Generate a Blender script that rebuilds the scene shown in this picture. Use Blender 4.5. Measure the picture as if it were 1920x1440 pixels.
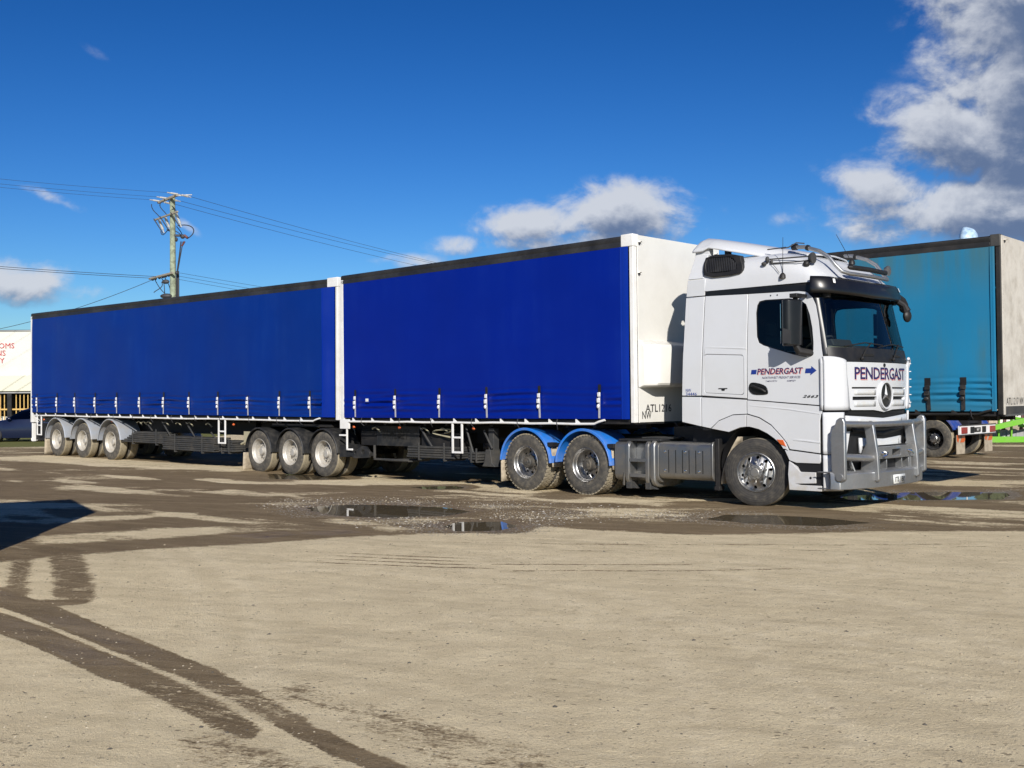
import bpy, bmesh, math, random
import numpy as np
from mathutils import Vector, Matrix
from mathutils.geometry import tessellate_polygon
from math import sin, cos, pi, radians, sqrt, atan2, hypot, exp

for _o in list(bpy.data.objects): bpy.data.objects.remove(_o, do_unlink=True)
S = bpy.context.scene
COL = S.collection
# ------------------------------------------------------------------ camera
cam = bpy.data.cameras.new('camera'); camo = bpy.data.objects.new('camera', cam); COL.objects.link(camo)
cam.sensor_width = 36.0; cam.lens = 2050.0 / 1920.0 * 36.0; cam.clip_start = 0.1; cam.clip_end = 5000
camo.location = (0, 0, 1.6)
camo.rotation_euler = (Matrix.Rotation(radians(90) + math.atan(32 / 2050.0), 4, 'X') @ Matrix.Rotation(-0.01, 4, 'Z')).to_euler()
S.camera = camo
# ------------------------------------------------------------------ sky and sun
SUN_EL = radians(28.0); SUN_AZ = (0.11, -0.994)      # horizontal direction towards the sun
sun = bpy.data.lights.new('sun', 'SUN'); suno = bpy.data.objects.new('sun', sun); COL.objects.link(suno)
sun.energy = 5.0; sun.angle = radians(0.5); sun.color = (1.0, 0.945, 0.86)
sd = Vector((SUN_AZ[0] * cos(SUN_EL), SUN_AZ[1] * cos(SUN_EL), sin(SUN_EL)))
suno.rotation_euler = sd.to_track_quat('Z', 'Y').to_euler()
suno.location = (5, -20, 20)
S.render.engine = 'CYCLES'
S.view_settings.view_transform = 'Standard'; S.view_settings.look = 'None'
S.view_settings.gamma = 1.0; S.view_settings.exposure = 0.22; S.view_settings.use_curve_mapping = False

world = bpy.data.worlds.new('World'); S.world = world; world.use_nodes = True
wt = world.node_tree; wt.nodes.clear()
class NT:
    """small helper to write node trees as expressions"""
    def __init__(s, t): s.t = t; s.n = t.nodes; s.l = t.links
    def new(s, typ, **k):
        n = s.n.new(typ)
        for a, b in k.items(): setattr(n, a, b)
        return n
    def put(s, sock, v):
        if isinstance(v, bpy.types.NodeSocket): s.l.new(v, sock)
        elif v is not None:
            if isinstance(v, (tuple, list)) and len(v) == 3 and len(sock.default_value) == 4: v = (*v, 1)
            sock.default_value = v
    def math(s, op, a, b=None, c=None, clamp=False):
        n = s.new('ShaderNodeMath', operation=op, use_clamp=clamp)
        s.put(n.inputs[0], a)
        if b is not None: s.put(n.inputs[1], b)
        if c is not None: s.put(n.inputs[2], c)
        return n.outputs[0]
    def vmath(s, op, a, b=None, c=None):
        n = s.new('ShaderNodeVectorMath', operation=op)
        s.put(n.inputs[0], a)
        if b is not None:
            if op == 'SCALE': s.put(n.inputs['Scale'], b)
            else: s.put(n.inputs[1], b)
        if c is not None: s.put(n.inputs[2], c)
        return n.outputs['Value'] if op in ('LENGTH', 'DOT_PRODUCT') else n.outputs[0]
    def mix(s, f, a, b, bt='MIX'):
        n = s.new('ShaderNodeMix', data_type='RGBA', blend_type=bt)
        s.put(n.inputs[0], f); s.put(n.inputs[6], a); s.put(n.inputs[7], b); return n.outputs[2]
    def noise(s, vec, scale, detail=3, rough=.5, dist=0.0):
        n = s.new('ShaderNodeTexNoise'); n.inputs['Scale'].default_value = scale; n.inputs['Detail'].default_value = detail
        n.inputs['Roughness'].default_value = rough; n.inputs['Distortion'].default_value = dist
        if vec is not None: s.l.new(vec, n.inputs['Vector'])
        return n.outputs['Fac']
    def smooth(s, v, a, b):
        n = s.new('ShaderNodeMapRange', interpolation_type='SMOOTHSTEP')
        s.put(n.inputs[0], v); n.inputs[1].default_value = a; n.inputs[2].default_value = b; return n.outputs[0]
    def xyz(s, v):
        n = s.new('ShaderNodeSeparateXYZ'); s.l.new(v, n.inputs[0]); return n.outputs
    def comb(s, x, y, z):
        n = s.new('ShaderNodeCombineXYZ'); s.put(n.inputs[0], x); s.put(n.inputs[1], y); s.put(n.inputs[2], z); return n.outputs[0]

# ---- clouds: a node group giving density at (azimuth, elevation)
cg = bpy.data.node_groups.new('cloud_density', 'ShaderNodeTree')
cg.interface.new_socket('P', in_out='INPUT', socket_type='NodeSocketVector')
cg.interface.new_socket('D', in_out='OUTPUT', socket_type='NodeSocketFloat')
G = NT(cg); gi = G.new('NodeGroupInput'); go = G.new('NodeGroupOutput')
P = gi.outputs[0]
def blob(px, py, rx, ry, amp=1.0, tilt=0.0):
    return ((px - 960) / 2050.0, (752 - py) / 2050.0, rx / 2050.0, ry / 2050.0, amp, tilt)
BL = [blob(2010, 90, 215, 215, 2.4), blob(1900, 240, 130, 110, 1.6), blob(1770, 70, 50, 60, .28),
      blob(1700, 265, 90, 30, .5, -.5), blob(1780, 320, 150, 66, 1.35, -.35), blob(1920, 350, 190, 80, 1.7, -.2), blob(1650, 390, 115, 44, .95, -.3), blob(1880, 430, 270, 60, 1.5),
      blob(1560, 405, 90, 34, .45), blob(1180, 400, 130, 48, 1.25), blob(1270, 410, 60, 42, .8), blob(1010, 422, 105, 34, 1.15), blob(1090, 455, 200, 30, .7), blob(1110, 368, 50, 22, .35),
      blob(860, 462, 60, 20, .65), blob(790, 492, 100, 20, .45), blob(735, 486, 60, 14, .4),
      blob(70, 540, 110, 34, 1.15), blob(160, 552, 70, 20, .6), blob(20, 545, 60, 24, .7), blob(90, 575, 70, 14, .4),
      blob(150, 398, 64, 12, .55, -.35), blob(118, 385, 22, 18, .3), blob(215, 148, 44, 15, .22, -.45), blob(375, 438, 36, 12, .34, -.6),
      blob(1400, 310, 90, 24, .13), blob(1350, 290, 30, 14, .16), blob(1480, 430, 60, 22, .3)]
cur = None
for (a, e, ra, re, am, ti) in BL:
    d = G.vmath('SUBTRACT', P, (a, e, 0))
    if ti:
        vr = G.new('ShaderNodeVectorRotate', rotation_type='Z_AXIS'); G.l.new(d, vr.inputs['Vector']); vr.inputs['Angle'].default_value = -ti; d = vr.outputs[0]
    d = G.vmath('MULTIPLY', d, (1 / ra, 1 / re, 0))
    l2 = G.vmath('DOT_PRODUCT', d, d)
    v = G.math('MULTIPLY', G.math('EXPONENT', G.math('MULTIPLY', l2, -0.9)), am)
    cur = v if cur is None else G.math('MAXIMUM', cur, v)
# the same kind of broken cloud all around outside the picture
ax = G.xyz(P)
outside = G.smooth(G.math('ABSOLUTE', ax[0]), .50, .62)
band = G.math('MULTIPLY', G.smooth(ax[1], .75, .3), outside)
gen = G.math('MULTIPLY', G.smooth(G.noise(G.vmath('MULTIPLY', P, (1.0, 2.2, 1)), 2.3, 2), .57, .72), band)
cur = G.math('MAXIMUM', cur, gen)
Pn = G.vmath('MULTIPLY', P, (1.0, 1.35, 1.0))
n1 = G.noise(Pn, 15.0, 10, .60, .35)
n2 = G.noise(Pn, 48.0, 8, .62, .2)
nn = G.math('ADD', G.math('MULTIPLY', G.math('SUBTRACT', n1, .5), 1.8), G.math('MULTIPLY', G.math('SUBTRACT', n2, .5), .6))
dens = G.math('ADD', cur, G.math('MULTIPLY', nn, G.smooth(cur, .02, .4)))
G.l.new(dens, go.inputs[0])

N = NT(wt)
tc = N.new('ShaderNodeTexCoord'); D = N.vmath('NORMALIZE', tc.outputs['Generated'])
dx, dy, dz = N.xyz(D)
az = N.math('ARCTAN2', dx, dy); el = N.math('ARCSINE', dz)
Pw = N.comb(az, el, 0.0)
def dens_at(off):
    g = N.new('ShaderNodeGroup'); g.node_tree = cg
    N.l.new(N.vmath('ADD', Pw, off), g.inputs[0]); return g.outputs[0]
d0 = dens_at((0, 0, 0)); d1 = dens_at((-.002, .0085, 0)); d2 = dens_at((-.004, .028, 0))
alpha = N.smooth(d0, .18, .85)
alpha = N.math('MULTIPLY', alpha, .94)
edge = N.math('ADD', N.math('MULTIPLY', N.math('SUBTRACT', d0, d1), .9), N.math('MULTIPLY', N.math('SUBTRACT', d0, d2), .5))
thick = N.smooth(d0, .70, 1.6)
lit = N.math('ADD', .60, N.math('MULTIPLY', edge, 1.0))
lit = N.math('SUBTRACT', lit, N.math('MULTIPLY', thick, .55), clamp=True)
lit = N.smooth(lit, .0, 1.12)
ccol = N.mix(lit, (.11, .155, .262), (.56, .585, .635))
sky = N.new('ShaderNodeTexSky'); sky.sky_type = 'NISHITA'; sky.sun_disc = False
sky.sun_elevation = SUN_EL; sky.sun_rotation = atan2(SUN_AZ[0], SUN_AZ[1]); sky.altitude = 0; sky.air_density = 1.0; sky.dust_density = 0.35; sky.ozone_density = 3.0
gm = N.new('ShaderNodeGamma'); gm.inputs[1].default_value = 1.55
SKYS = 0.105
base = N.vmath('SCALE', sky.outputs[0], SKYS)
N.l.new(base, gm.inputs[0])
hs = N.new('ShaderNodeHueSaturation'); hs.inputs['Saturation'].default_value = 1.15; hs.inputs['Value'].default_value = .70; N.l.new(gm.outputs[0], hs.inputs['Color'])
final = N.mix(alpha, N.vmath('MULTIPLY', hs.outputs[0], (.80, 1.0, 1.26)), ccol)
bg = N.new('ShaderNodeBackground'); bg.inputs[1].default_value = 0.1
fin10 = N.vmath('SCALE', final, 10.0)
N.l.new(fin10, bg.inputs[0])
wo = N.new('ShaderNodeOutputWorld'); N.l.new(bg.outputs[0], wo.inputs[0])

# ------------------------------------------------------------------ materials
MATS = {}
def mat(name, col, rough=.5, metal=0., coat=0., dirt=None, dirt_amt=.0, dirt_scale=3., bump=0., bump_scale=40., var=0., var_scale=2., spec=.5, low_dirt=None, coords='Object'):
    """principled paint/rubber/metal with cloudy variation, dust patches and fine relief"""
    m = bpy.data.materials.new(name); m.use_nodes = True; t = NT(m.node_tree); t.n.clear()
    out = t.new('ShaderNodeOutputMaterial'); b = t.new('ShaderNodeBsdfPrincipled'); t.l.new(b.outputs[0], out.inputs[0])
    co = t.new('ShaderNodeTexCoord').outputs[coords]
    c = col
    if var:
        n = t.noise(co, var_scale, 4, .6)
        c = t.mix(n, tuple(max(0, x * (1 - var)) for x in col), tuple(min(1, x * (1 + var)) for x in col))
    r = rough
    if dirt:
        n = t.noise(co, dirt_scale, 7, .65)
        f = t.math('MULTIPLY', t.smooth(n, .38, .72), dirt_amt)
        if low_dirt:
            z = t.xyz(co)[2]
            g = t.math('MULTIPLY', t.smooth(z, low_dirt[1], low_dirt[0]), low_dirt[2])
            g = t.math('MULTIPLY', g, t.smooth(t.noise(co, dirt_scale * 3, 5, .6), .25, .7))
            f = t.math('MAXIMUM', f, g)
        c = t.mix(f, c, dirt)
        r = t.math('ADD', rough, t.math('MULTIPLY', f, max(0, .85 - rough)))
    t.put(b.inputs['Base Color'], c); t.put(b.inputs['Roughness'], r)
    b.inputs['Metallic'].default_value = metal; b.inputs['Coat Weight'].default_value = coat; b.inputs['Coat Roughness'].default_value = .04
    b.inputs['Specular IOR Level'].default_value = spec
    if bump:
        bn = t.new('ShaderNodeBump'); bn.inputs['Strength'].default_value = bump; bn.inputs['Distance'].default_value = .01
        t.l.new(t.noise(co, bump_scale, 4, .6), bn.inputs['Height']); t.l.new(bn.outputs[0], b.inputs['Normal'])
    MATS[name] = m; return m
DUST = (.33, .27, .18)
mat('white_paint', (.575, .59, .615), .30, coat=.5, dirt=(.42, .38, .30), dirt_amt=.12, dirt_scale=1.6, low_dirt=(.3, 1.35, .34))
mat('white_lower', (.54, .55, .575), .34, coat=.3, dirt=(.40, .35, .26), dirt_amt=.18, dirt_scale=2.5, low_dirt=(.2, .95, .62))
mat('white_wall', (.69, .68, .64), .45, coat=.1, dirt=(.36, .33, .28), dirt_amt=.13, dirt_scale=1.7, var=.04)
mat('white_frame', (.74, .74, .73), .4, dirt=(.45, .40, .32), dirt_amt=.3, dirt_scale=5)
mat('old_white', (.56, .53, .47), .55, dirt=(.22, .19, .15), dirt_amt=.55, dirt_scale=2.2, var=.08)
mat('black_trim', (.008, .008, .009), .28, coat=.2, dirt=(.05, .045, .04), dirt_amt=.08, dirt_scale=4, spec=.35)
mat('black_plastic', (.013, .013, .014), .45, dirt=(.06, .052, .042), dirt_amt=.2, dirt_scale=5, spec=.35)
mat('shell_black', (.006, .006, .007), .6)
mat('chassis_paint', (.007, .007, .008), .6, dirt=(.06, .05, .04), dirt_amt=.25, dirt_scale=3)
mat('gate_grey', (.034, .035, .036), .6, dirt=(.08, .072, .06), dirt_amt=.6, dirt_scale=4, bump=.25, bump_scale=30)
mat('rail_dark', (.014, .014, .016), .42, dirt=(.06, .06, .06), dirt_amt=.4, dirt_scale=1.4)
mat('old_rail', (.010, .010, .010), .55, dirt=(.05, .042, .035), dirt_amt=.4, dirt_scale=2)
mat('alu', (.39, .40, .41), .34, .82, var=.12, var_scale=5, dirt=(.26, .23, .19), dirt_amt=.5, dirt_scale=6, bump=.08, bump_scale=60)
mat('alu_polished', (.46, .46, .46), .34, 1.0, var=.05, dirt=(.38, .33, .25), dirt_amt=.30, dirt_scale=9)
mat('tank_alu', (.31, .315, .32), .38, .9, var=.10, var_scale=3, dirt=(.24, .21, .16), dirt_amt=.55, dirt_scale=4, low_dirt=(.2, .8, .7))
mat('steel_wheel', (.50, .48, .44), .5, .35, dirt=DUST, dirt_amt=.45, dirt_scale=8)
mat('hub_dark', (.06, .058, .055), .6, .3, dirt=(.17, .14, .10), dirt_amt=.5, dirt_scale=14, bump=.3, bump_scale=60)
mat('hole_black', (.004, .004, .004), .9)
mat('guard_blue', (.012, .17, .62), .32, coat=.4, dirt=DUST, dirt_amt=.22, dirt_scale=5, low_dirt=(.45, .8, .4))
mat('navy_guard', (.010, .045, .24), .4, coat=.3, dirt=DUST, dirt_amt=.3, dirt_scale=5)
mat('guard_grey', (.36, .39, .44), .45, .25, dirt=DUST, dirt_amt=.4, dirt_scale=5, var=.1)
mat('guard_black', (.012, .013, .015), .5, dirt=(.08, .072, .06), dirt_amt=.4, dirt_scale=6)
mat('mudflap', (.40, .34, .25), .9, dirt=(.16, .13, .10), dirt_amt=.7, dirt_scale=7, bump=.4, bump_scale=30)
mat('strap_web', (.36, .36, .40), .6, var=.3, var_scale=30)
mat('buckle', (.85, .85, .86), .35, .3)
mat('blue_lettering', (.012, .035, .22), .4)
mat('navy_letter', (.022, .016, .085), .4)
mat('red_lettering', (.62, .27, .25), .5)
mat('black_lettering', (.02, .02, .022), .45)
mat('sign_red', (.45, .03, .045), .6)
mat('amber_lens', (.55, .10, .02), .2, coat=.6)
mat('red_lens', (.25, .015, .02), .25, coat=.5)
mat('white_lens', (.85, .85, .82), .2, coat=.6)
mat('lamp_chrome', (.85, .86, .87), .08, 1.0)
mat('interior_dark', (.02, .02, .022), .8)
mat('interior_beige', (.30, .27, .20), .8)
mat('pole_timber', (.30, .35, .25), .9, var=.3, var_scale=4, dirt=(.10, .10, .07), dirt_amt=.8, dirt_scale=5, bump=.5, bump_scale=20)
mat('arm_timber', (.30, .27, .22), .9, var=.3, var_scale=5)
mat('porcelain', (.48, .48, .46), .25, coat=.5)
mat('cable_black', (.03, .03, .035), .6)
mat('bld_white', (.62, .61, .56), .7, var=.05, dirt=(.5, .47, .40), dirt_amt=.3, dirt_scale=.6)
mat('bld_cream', (.62, .60, .48), .7, var=.05)
mat('yellow_steel', (.58, .38, .12), .5)
mat('car_blue', (.004, .008, .03), .3, coat=.5)
mat('lime', (.13, .40, .015), .4, coat=.2, dirt=(.2, .25, .08), dirt_amt=.3)
mat('maroon', (.10, .03, .03), .6)
mat('hoarding_grey', (.3, .3, .3), .7)
mat('foliage', (.05, .065, .025), .8, var=.4, var_scale=3)
mat('plate_white', (.70, .72, .70), .4)
mat('hose', (.35, .32, .22), .6)
mat('chev_white', (.55, .57, .58), .45, dirt=(.5, .42, .30), dirt_amt=.35, dirt_scale=8, bump=.7, bump_scale=110)

def curtain_mat(name, col, dirt, amt, rough, bandz=None, stain=0.):
    m = bpy.data.materials.new(name); m.use_nodes = True; t = NT(m.node_tree); t.n.clear()
    out = t.new('ShaderNodeOutputMaterial'); b = t.new('ShaderNodeBsdfPrincipled'); t.l.new(b.outputs[0], out.inputs[0])
    co = t.new('ShaderNodeTexCoord').outputs['Object']
    # vertical run marks and cloudy dust
    st = t.noise(t.vmath('MULTIPLY', co, (3.2, 1, .25)), 1.4, 6, .65)
    cl = t.noise(t.vmath('MULTIPLY', co, (.5, 1, .8)), 1.1, 5, .6)
    f = t.math('MULTIPLY', t.math('MULTIPLY', t.smooth(st, .35, .75), t.smooth(cl, .3, .8)), amt)
    if stain:
        z = t.xyz(co)[2]
        tp = t.math('MULTIPLY', t.smooth(z, 3.0, 4.15), stain)
        f = t.math('MAXIMUM', f, t.math('MULTIPLY', tp, t.smooth(st, .25, .65)))
        low = t.math('MULTIPLY', t.smooth(z, 1.75, 1.3), stain * .8)
        f = t.math('MAXIMUM', f, t.math('MULTIPLY', low, t.smooth(cl, .3, .6)))
    c = t.mix(cl, tuple(x * .88 for x in col), tuple(min(1, x * 1.12) for x in col))
    c = t.mix(f, c, dirt)
    t.put(b.inputs['Base Color'], c); t.put(b.inputs['Roughness'], t.math('ADD', rough, t.math('MULTIPLY', st, .12)))
    b.inputs['Specular IOR Level'].default_value = .18
    bn = t.new('ShaderNodeBump'); bn.inputs['Strength'].default_value = .12; bn.inputs['Distance'].default_value = .02
    t.l.new(t.noise(t.vmath('MULTIPLY', co, (1, 1, 2.2)), 2.2, 3, .5), bn.inputs['Height']); t.l.new(bn.outputs[0], b.inputs['Normal'])
    MATS[name] = m
curtain_mat('curtain_blue', (.0, .0115, .205), (.006, .03, .24), .35, .33)
curtain_mat('curtain_blue_strip', (.002, .024, .27), (.03, .06, .3), .3, .34)
curtain_mat('curtain_blue_rear', (.0, .021, .18), (.008, .045, .22), .45, .36)
curtain_mat('curtain_teal', (.012, .165, .32), (.05, .13, .15), .7, .5, stain=.75)

def glass_mat(name, tint, refl=1.0):
    m = bpy.data.materials.new(name); m.use_nodes = True; t = NT(m.node_tree); t.n.clear()
    out = t.new('ShaderNodeOutputMaterial'); tr = t.new('ShaderNodeBsdfTransparent'); tr.inputs[0].default_value = (*tint, 1)
    gl = t.new('ShaderNodeBsdfGlossy'); gl.inputs['Roughness'].default_value = .01
    fr = t.new('ShaderNodeFresnel'); fr.inputs[0].default_value = 1.5
    mx = t.new('ShaderNodeMixShader'); t.put(mx.inputs[0], t.math('MULTIPLY', fr.outputs[0], refl)); t.l.new(tr.outputs[0], mx.inputs[1]); t.l.new(gl.outputs[0], mx.inputs[2])
    t.l.new(mx.outputs[0], out.inputs[0]); MATS[name] = m
glass_mat('glass_screen', (.80, .90, .88)); glass_mat('glass_side', (.46, .53, .53)); glass_mat('glass_dark', (.06, .07, .08))

# tyre: rubber face, dusty shoulders and tread (radius in the wheel's own space)
def tyre_mat(name, r0, r1, tread, face, amt):
    m = bpy.data.materials.new(name); m.use_nodes = True; t = NT(m.node_tree); t.n.clear()
    out = t.new('ShaderNodeOutputMaterial'); b = t.new('ShaderNodeBsdfPrincipled'); t.l.new(b.outputs[0], out.inputs[0])
    co = t.new('ShaderNodeTexCoord').outputs['Object']
    x, y, z = t.xyz(co)
    r = t.math('SQRT', t.math('ADD', t.math('MULTIPLY', x, x), t.math('MULTIPLY', z, z)))
    n = t.noise(co, 9, 6, .65); n2 = t.noise(co, 45, 3, .6)
    f = t.math('ADD', t.smooth(r, r0, r1), t.math('MULTIPLY', t.math('SUBTRACT', n, .55), .9), clamp=True)
    rings = t.math('MULTIPLY', t.math('SINE', t.math('MULTIPLY', r, 190)), .5)
    face_c = t.mix(t.math('ADD', t.math('MULTIPLY', t.smooth(n, .3, .75), amt), t.math('MULTIPLY', rings, .06), clamp=True), face, (.19, .165, .125))
    c = t.mix(t.math('MULTIPLY', f, .92), face_c, t.mix(n2, tuple(v * .7 for v in tread), tread))
    t.put(b.inputs['Base Color'], c); b.inputs['Roughness'].default_value = .8
    bn = t.new('ShaderNodeBump'); bn.inputs['Strength'].default_value = .35; bn.inputs['Distance'].default_value = .004
    t.l.new(t.math('ADD', n2, rings), bn.inputs['Height']); t.l.new(bn.outputs[0], b.inputs['Normal'])
    MATS[name] = m
tyre_mat('tyre_dusty', .478, .497, (.40, .34, .23), (.045, .043, .040), .55)
tyre_mat('tyre_drive', .485, .505, (.36, .31, .22), (.038, .037, .036), .5)
tyre_mat('tyre_front', .497, .507, (.30, .26, .19), (.022, .021, .021), .2)

# ------------------------------------------------------------------ mesh helpers
class MB:
    def __init__(s): s.v = []; s.f = []
    def add(s, vs, fs):
        o = len(s.v); s.v += [tuple(p) for p in vs]; s.f += [tuple(i + o for i in f) for f in fs]; return s
    def box(s, x0, x1, y0, y1, z0, z1):
        v = [(x, y, z) for x in (x0, x1) for y in (y0, y1) for z in (z0, z1)]
        return s.add(v, [(0, 1, 3, 2), (4, 6, 7, 5), (0, 4, 5, 1), (2, 3, 7, 6), (0, 2, 6, 4), (1, 5, 7, 3)])
    def bar(s, a, b, w, h, up=(0, 0, 1)):
        a, b = Vector(a), Vector(b); d = (b - a).normalized(); u = Vector(up)
        if abs(d.dot(u)) > .98: u = Vector((1, 0, 0))
        r = d.cross(u).normalized() * w / 2; u = r.cross(d).normalized() * h / 2
        v = [p + sx * r + sy * u for p in (a, b) for sx, sy in ((-1, -1), (1, -1), (1, 1), (-1, 1))]
        return s.add(v, [(0, 1, 2, 3), (7, 6, 5, 4), (0, 4, 5, 1), (1, 5, 6, 2), (2, 6, 7, 3), (3, 7, 4, 0)])
    def tube(s, pts, r, n=10, caps=True):
        pts = [Vector(p) for p in pts]; rr = r if isinstance(r, (list, tuple)) else [r] * len(pts)
        o = []; prev = None
        for i, p in enumerate(pts):
            d = (pts[min(i + 1, len(pts) - 1)] - pts[max(i - 1, 0)]).normalized()
            if prev is None:
                u = Vector((0, 0, 1)) if abs(d.z) < .9 else Vector((1, 0, 0))
            else: u = prev
            u = (u - d * u.dot(d)).normalized(); w = d.cross(u); prev = u
            o.append([p + (u * cos(2 * pi * k / n) + w * sin(2 * pi * k / n)) * rr[i] for k in range(n)])
        v = [q for ring in o for q in ring]; f = []
        for i in range(len(pts) - 1):
            for k in range(n): f.append((i * n + k, i * n + (k + 1) % n, (i + 1) * n + (k + 1) % n, (i + 1) * n + k))
        if caps: f.append(tuple(range(n))[::-1]); f.append(tuple((len(pts) - 1) * n + k for k in range(n)))
        return s.add(v, f)
    def lathe(s, prof, n=40, axis='y', o=(0, 0, 0), a0=0., a1=2 * pi, close=False):
        full = abs(a1 - a0 - 2 * pi) < 1e-6; m = n if full else n + 1
        v = []
        for k in range(m):
            a = a0 + (a1 - a0) * k / n
            for (h, r) in prof:
                if axis == 'y': v.append((o[0] + r * cos(a), o[1] + h, o[2] + r * sin(a)))
                elif axis == 'z': v.append((o[0] + r * cos(a), o[1] + r * sin(a), o[2] + h))
                else: v.append((o[0] + h, o[1] + r * cos(a), o[2] + r * sin(a)))
        L = len(prof); f = []
        for k in range(n):
            k2 = (k + 1) % m
            for i in range(L - 1): f.append((k * L + i, k * L + i + 1, k2 * L + i + 1, k2 * L + i))
            if close: f.append((k * L + L - 1, k * L, k2 * L, k2 * L + L - 1))
        return s.add(v, f)
    def prism(s, poly, lo, hi, axis='y'):
        """poly in the two other axes (x,z for y; x,y for z; y,z for x)"""
        n = len(poly)
        mk = {'y': lambda p, h: (p[0], h, p[1]), 'z': lambda p, h: (p[0], p[1], h), 'x': lambda p, h: (h, p[0], p[1])}[axis]
        v = [mk(p, lo) for p in poly] + [mk(p, hi) for p in poly]
        return s.add(v, [tuple(range(n)), tuple(range(2 * n - 1, n - 1, -1))] + [(i, (i + 1) % n, (i + 1) % n + n, i + n) for i in range(n)])
    def grid(s, fn, us, vs):
        nu, nv = len(us), len(vs)
        return s.add([fn(u, v) for u in us for v in vs], [(i * nv + j, i * nv + j + 1, (i + 1) * nv + j + 1, (i + 1) * nv + j) for i in range(nu - 1) for j in range(nv - 1)])
    def ball(s, c, rx, ry, rz, n=12, m=8):
        v = [(c[0] + rx * sin(pi * j / m) * cos(2 * pi * i / n), c[1] + ry * sin(pi * j / m) * sin(2 * pi * i / n), c[2] + rz * cos(pi * j / m)) for j in range(m + 1) for i in range(n)]
        return s.add(v, [(j * n + i, (j + 1) * n + i, (j + 1) * n + (i + 1) % n, j * n + (i + 1) % n) for j in range(m) for i in range(n)])
    def mesh(s, name, smooth=True, sharp=35):
        me = bpy.data.meshes.new(name); me.from_pydata([tuple(p) for p in s.v], [], s.f); me.validate()
        bm = bmesh.new(); bm.from_mesh(me); bmesh.ops.remove_doubles(bm, verts=bm.verts, dist=1e-5); bmesh.ops.recalc_face_normals(bm, faces=bm.faces); bm.to_mesh(me); bm.free()
        if smooth: me.polygons.foreach_set('use_smooth', [True] * len(me.polygons)); me.set_sharp_from_angle(angle=radians(sharp))
        return me
def lin(a, b, n): return [a + (b - a) * i / (n - 1) for i in range(n)]
def obj(name, mb, m, parent=None, smooth=True, bevel=0, seg=2, loc=None, sharp=35):
    me = mb.mesh(name, smooth, sharp) if isinstance(mb, MB) else mb
    if m is not None and not me.materials: me.materials.append(MATS[m] if isinstance(m, str) else m)
    o = bpy.data.objects.new(name, me); COL.objects.link(o)
    if parent: o.parent = parent
    if loc: o.location = loc
    if bevel:
        b = o.modifiers.new('bevel', 'BEVEL'); b.width = bevel; b.segments = seg; b.limit_method = 'ANGLE'; b.angle_limit = radians(38)
        b.harden_normals = False
    return o
def tag(o, label=None, cat=None, group=None, kind=None):
    if label: o['label'] = label
    if cat: o['category'] = cat
    if group: o['group'] = group
    if kind: o['kind'] = kind
    return o
def empty(name, loc, rz=0., ry=0., parent=None):
    o = bpy.data.objects.new(name, None); COL.objects.link(o); o.empty_display_size = .3
    o.location = loc; o.rotation_euler = (0, ry, rz)
    if parent: o.parent = parent
    return o
def copy_tree(o, parent=None):
    c = o.copy(); COL.objects.link(c); c.parent = parent
    for ch in list(o.children): copy_tree(ch, c)
    return c
def rounded(x0, x1, z0, z1, r, n=5):
    r = (r,) * 4 if not isinstance(r, (tuple, list)) else r
    out = []
    for (cx, cz, a0, rr) in ((x0 + r[0], z0 + r[0], pi, r[0]), (x1 - r[1], z0 + r[1], 1.5 * pi, r[1]), (x1 - r[2], z1 - r[2], 0, r[2]), (x0 + r[3], z1 - r[3], .5 * pi, r[3])):
        for k in range(n + 1):
            a = a0 + .5 * pi * k / n; out.append((cx + rr * cos(a), cz + rr * sin(a)))
    return out
def smooth_poly(pts, it=2):
    for _ in range(it):
        q = []
        for i in range(len(pts)):
            a, b = pts[i], pts[(i + 1) % len(pts)]
            q += [(a[0] * .75 + b[0] * .25, a[1] * .75 + b[1] * .25), (a[0] * .25 + b[0] * .75, a[1] * .25 + b[1] * .75)]
        pts = q
    return pts
def panel(name, outer, holes, fn, thick, m, parent, cut=(.12, .2), bevel=.006):
    """a sheet with outline and holes given in surface coordinates (a,b), laid on fn(a,b,offset)"""
    loops = [[Vector((p[0], p[1], 0)) for p in outer]] + [[Vector((p[0], p[1], 0)) for p in h] for h in holes]
    tris = tessellate_polygon(loops); flat = [p for l in loops for p in l]
    bm = bmesh.new(); vs = [bm.verts.new(p) for p in flat]
    for t in tris:
        try: bm.faces.new([vs[i] for i in t])
        except ValueError: pass
    a0, a1 = min(p.x for p in flat), max(p.x for p in flat); b0, b1 = min(p.y for p in flat), max(p.y for p in flat)
    if cut:
        for ax_, lo, hi, st in ((0, a0, a1, cut[0]), (1, b0, b1, cut[1])):
            k = int((hi - lo) / st)
            for i in range(1, k + 1):
                c = lo + (hi - lo) * i / (k + 1)
                bmesh.ops.bisect_plane(bm, geom=bm.verts[:] + bm.edges[:] + bm.faces[:], plane_co=(c, 0, 0) if ax_ == 0 else (0, c, 0), plane_no=(1, 0, 0) if ax_ == 0 else (0, 1, 0), dist=1e-5)
    bound = [e for e in bm.edges if len(e.link_faces) == 1]
    bv = {v for e in bound for v in e.verts}
    back = {v: bm.verts.new(fn(v.co.x, v.co.y, -thick)) for v in bv}
    for e in bound:
        a, b = e.verts
        try: bm.faces.new((a, b, back[b], back[a]))
        except ValueError: pass
    bk = set(back.values())
    for v in bm.verts:
        if v not in bk: v.co = Vector(fn(v.co.x, v.co.y, 0))
    bmesh.ops.recalc_face_normals(bm, faces=bm.faces)
    me = bpy.data.meshes.new(name); bm.to_mesh(me); bm.free()
    me.polygons.foreach_set('use_smooth', [True] * len(me.polygons)); me.set_sharp_from_angle(angle=radians(40))
    return obj(name, me, m, parent, bevel=bevel)
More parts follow.
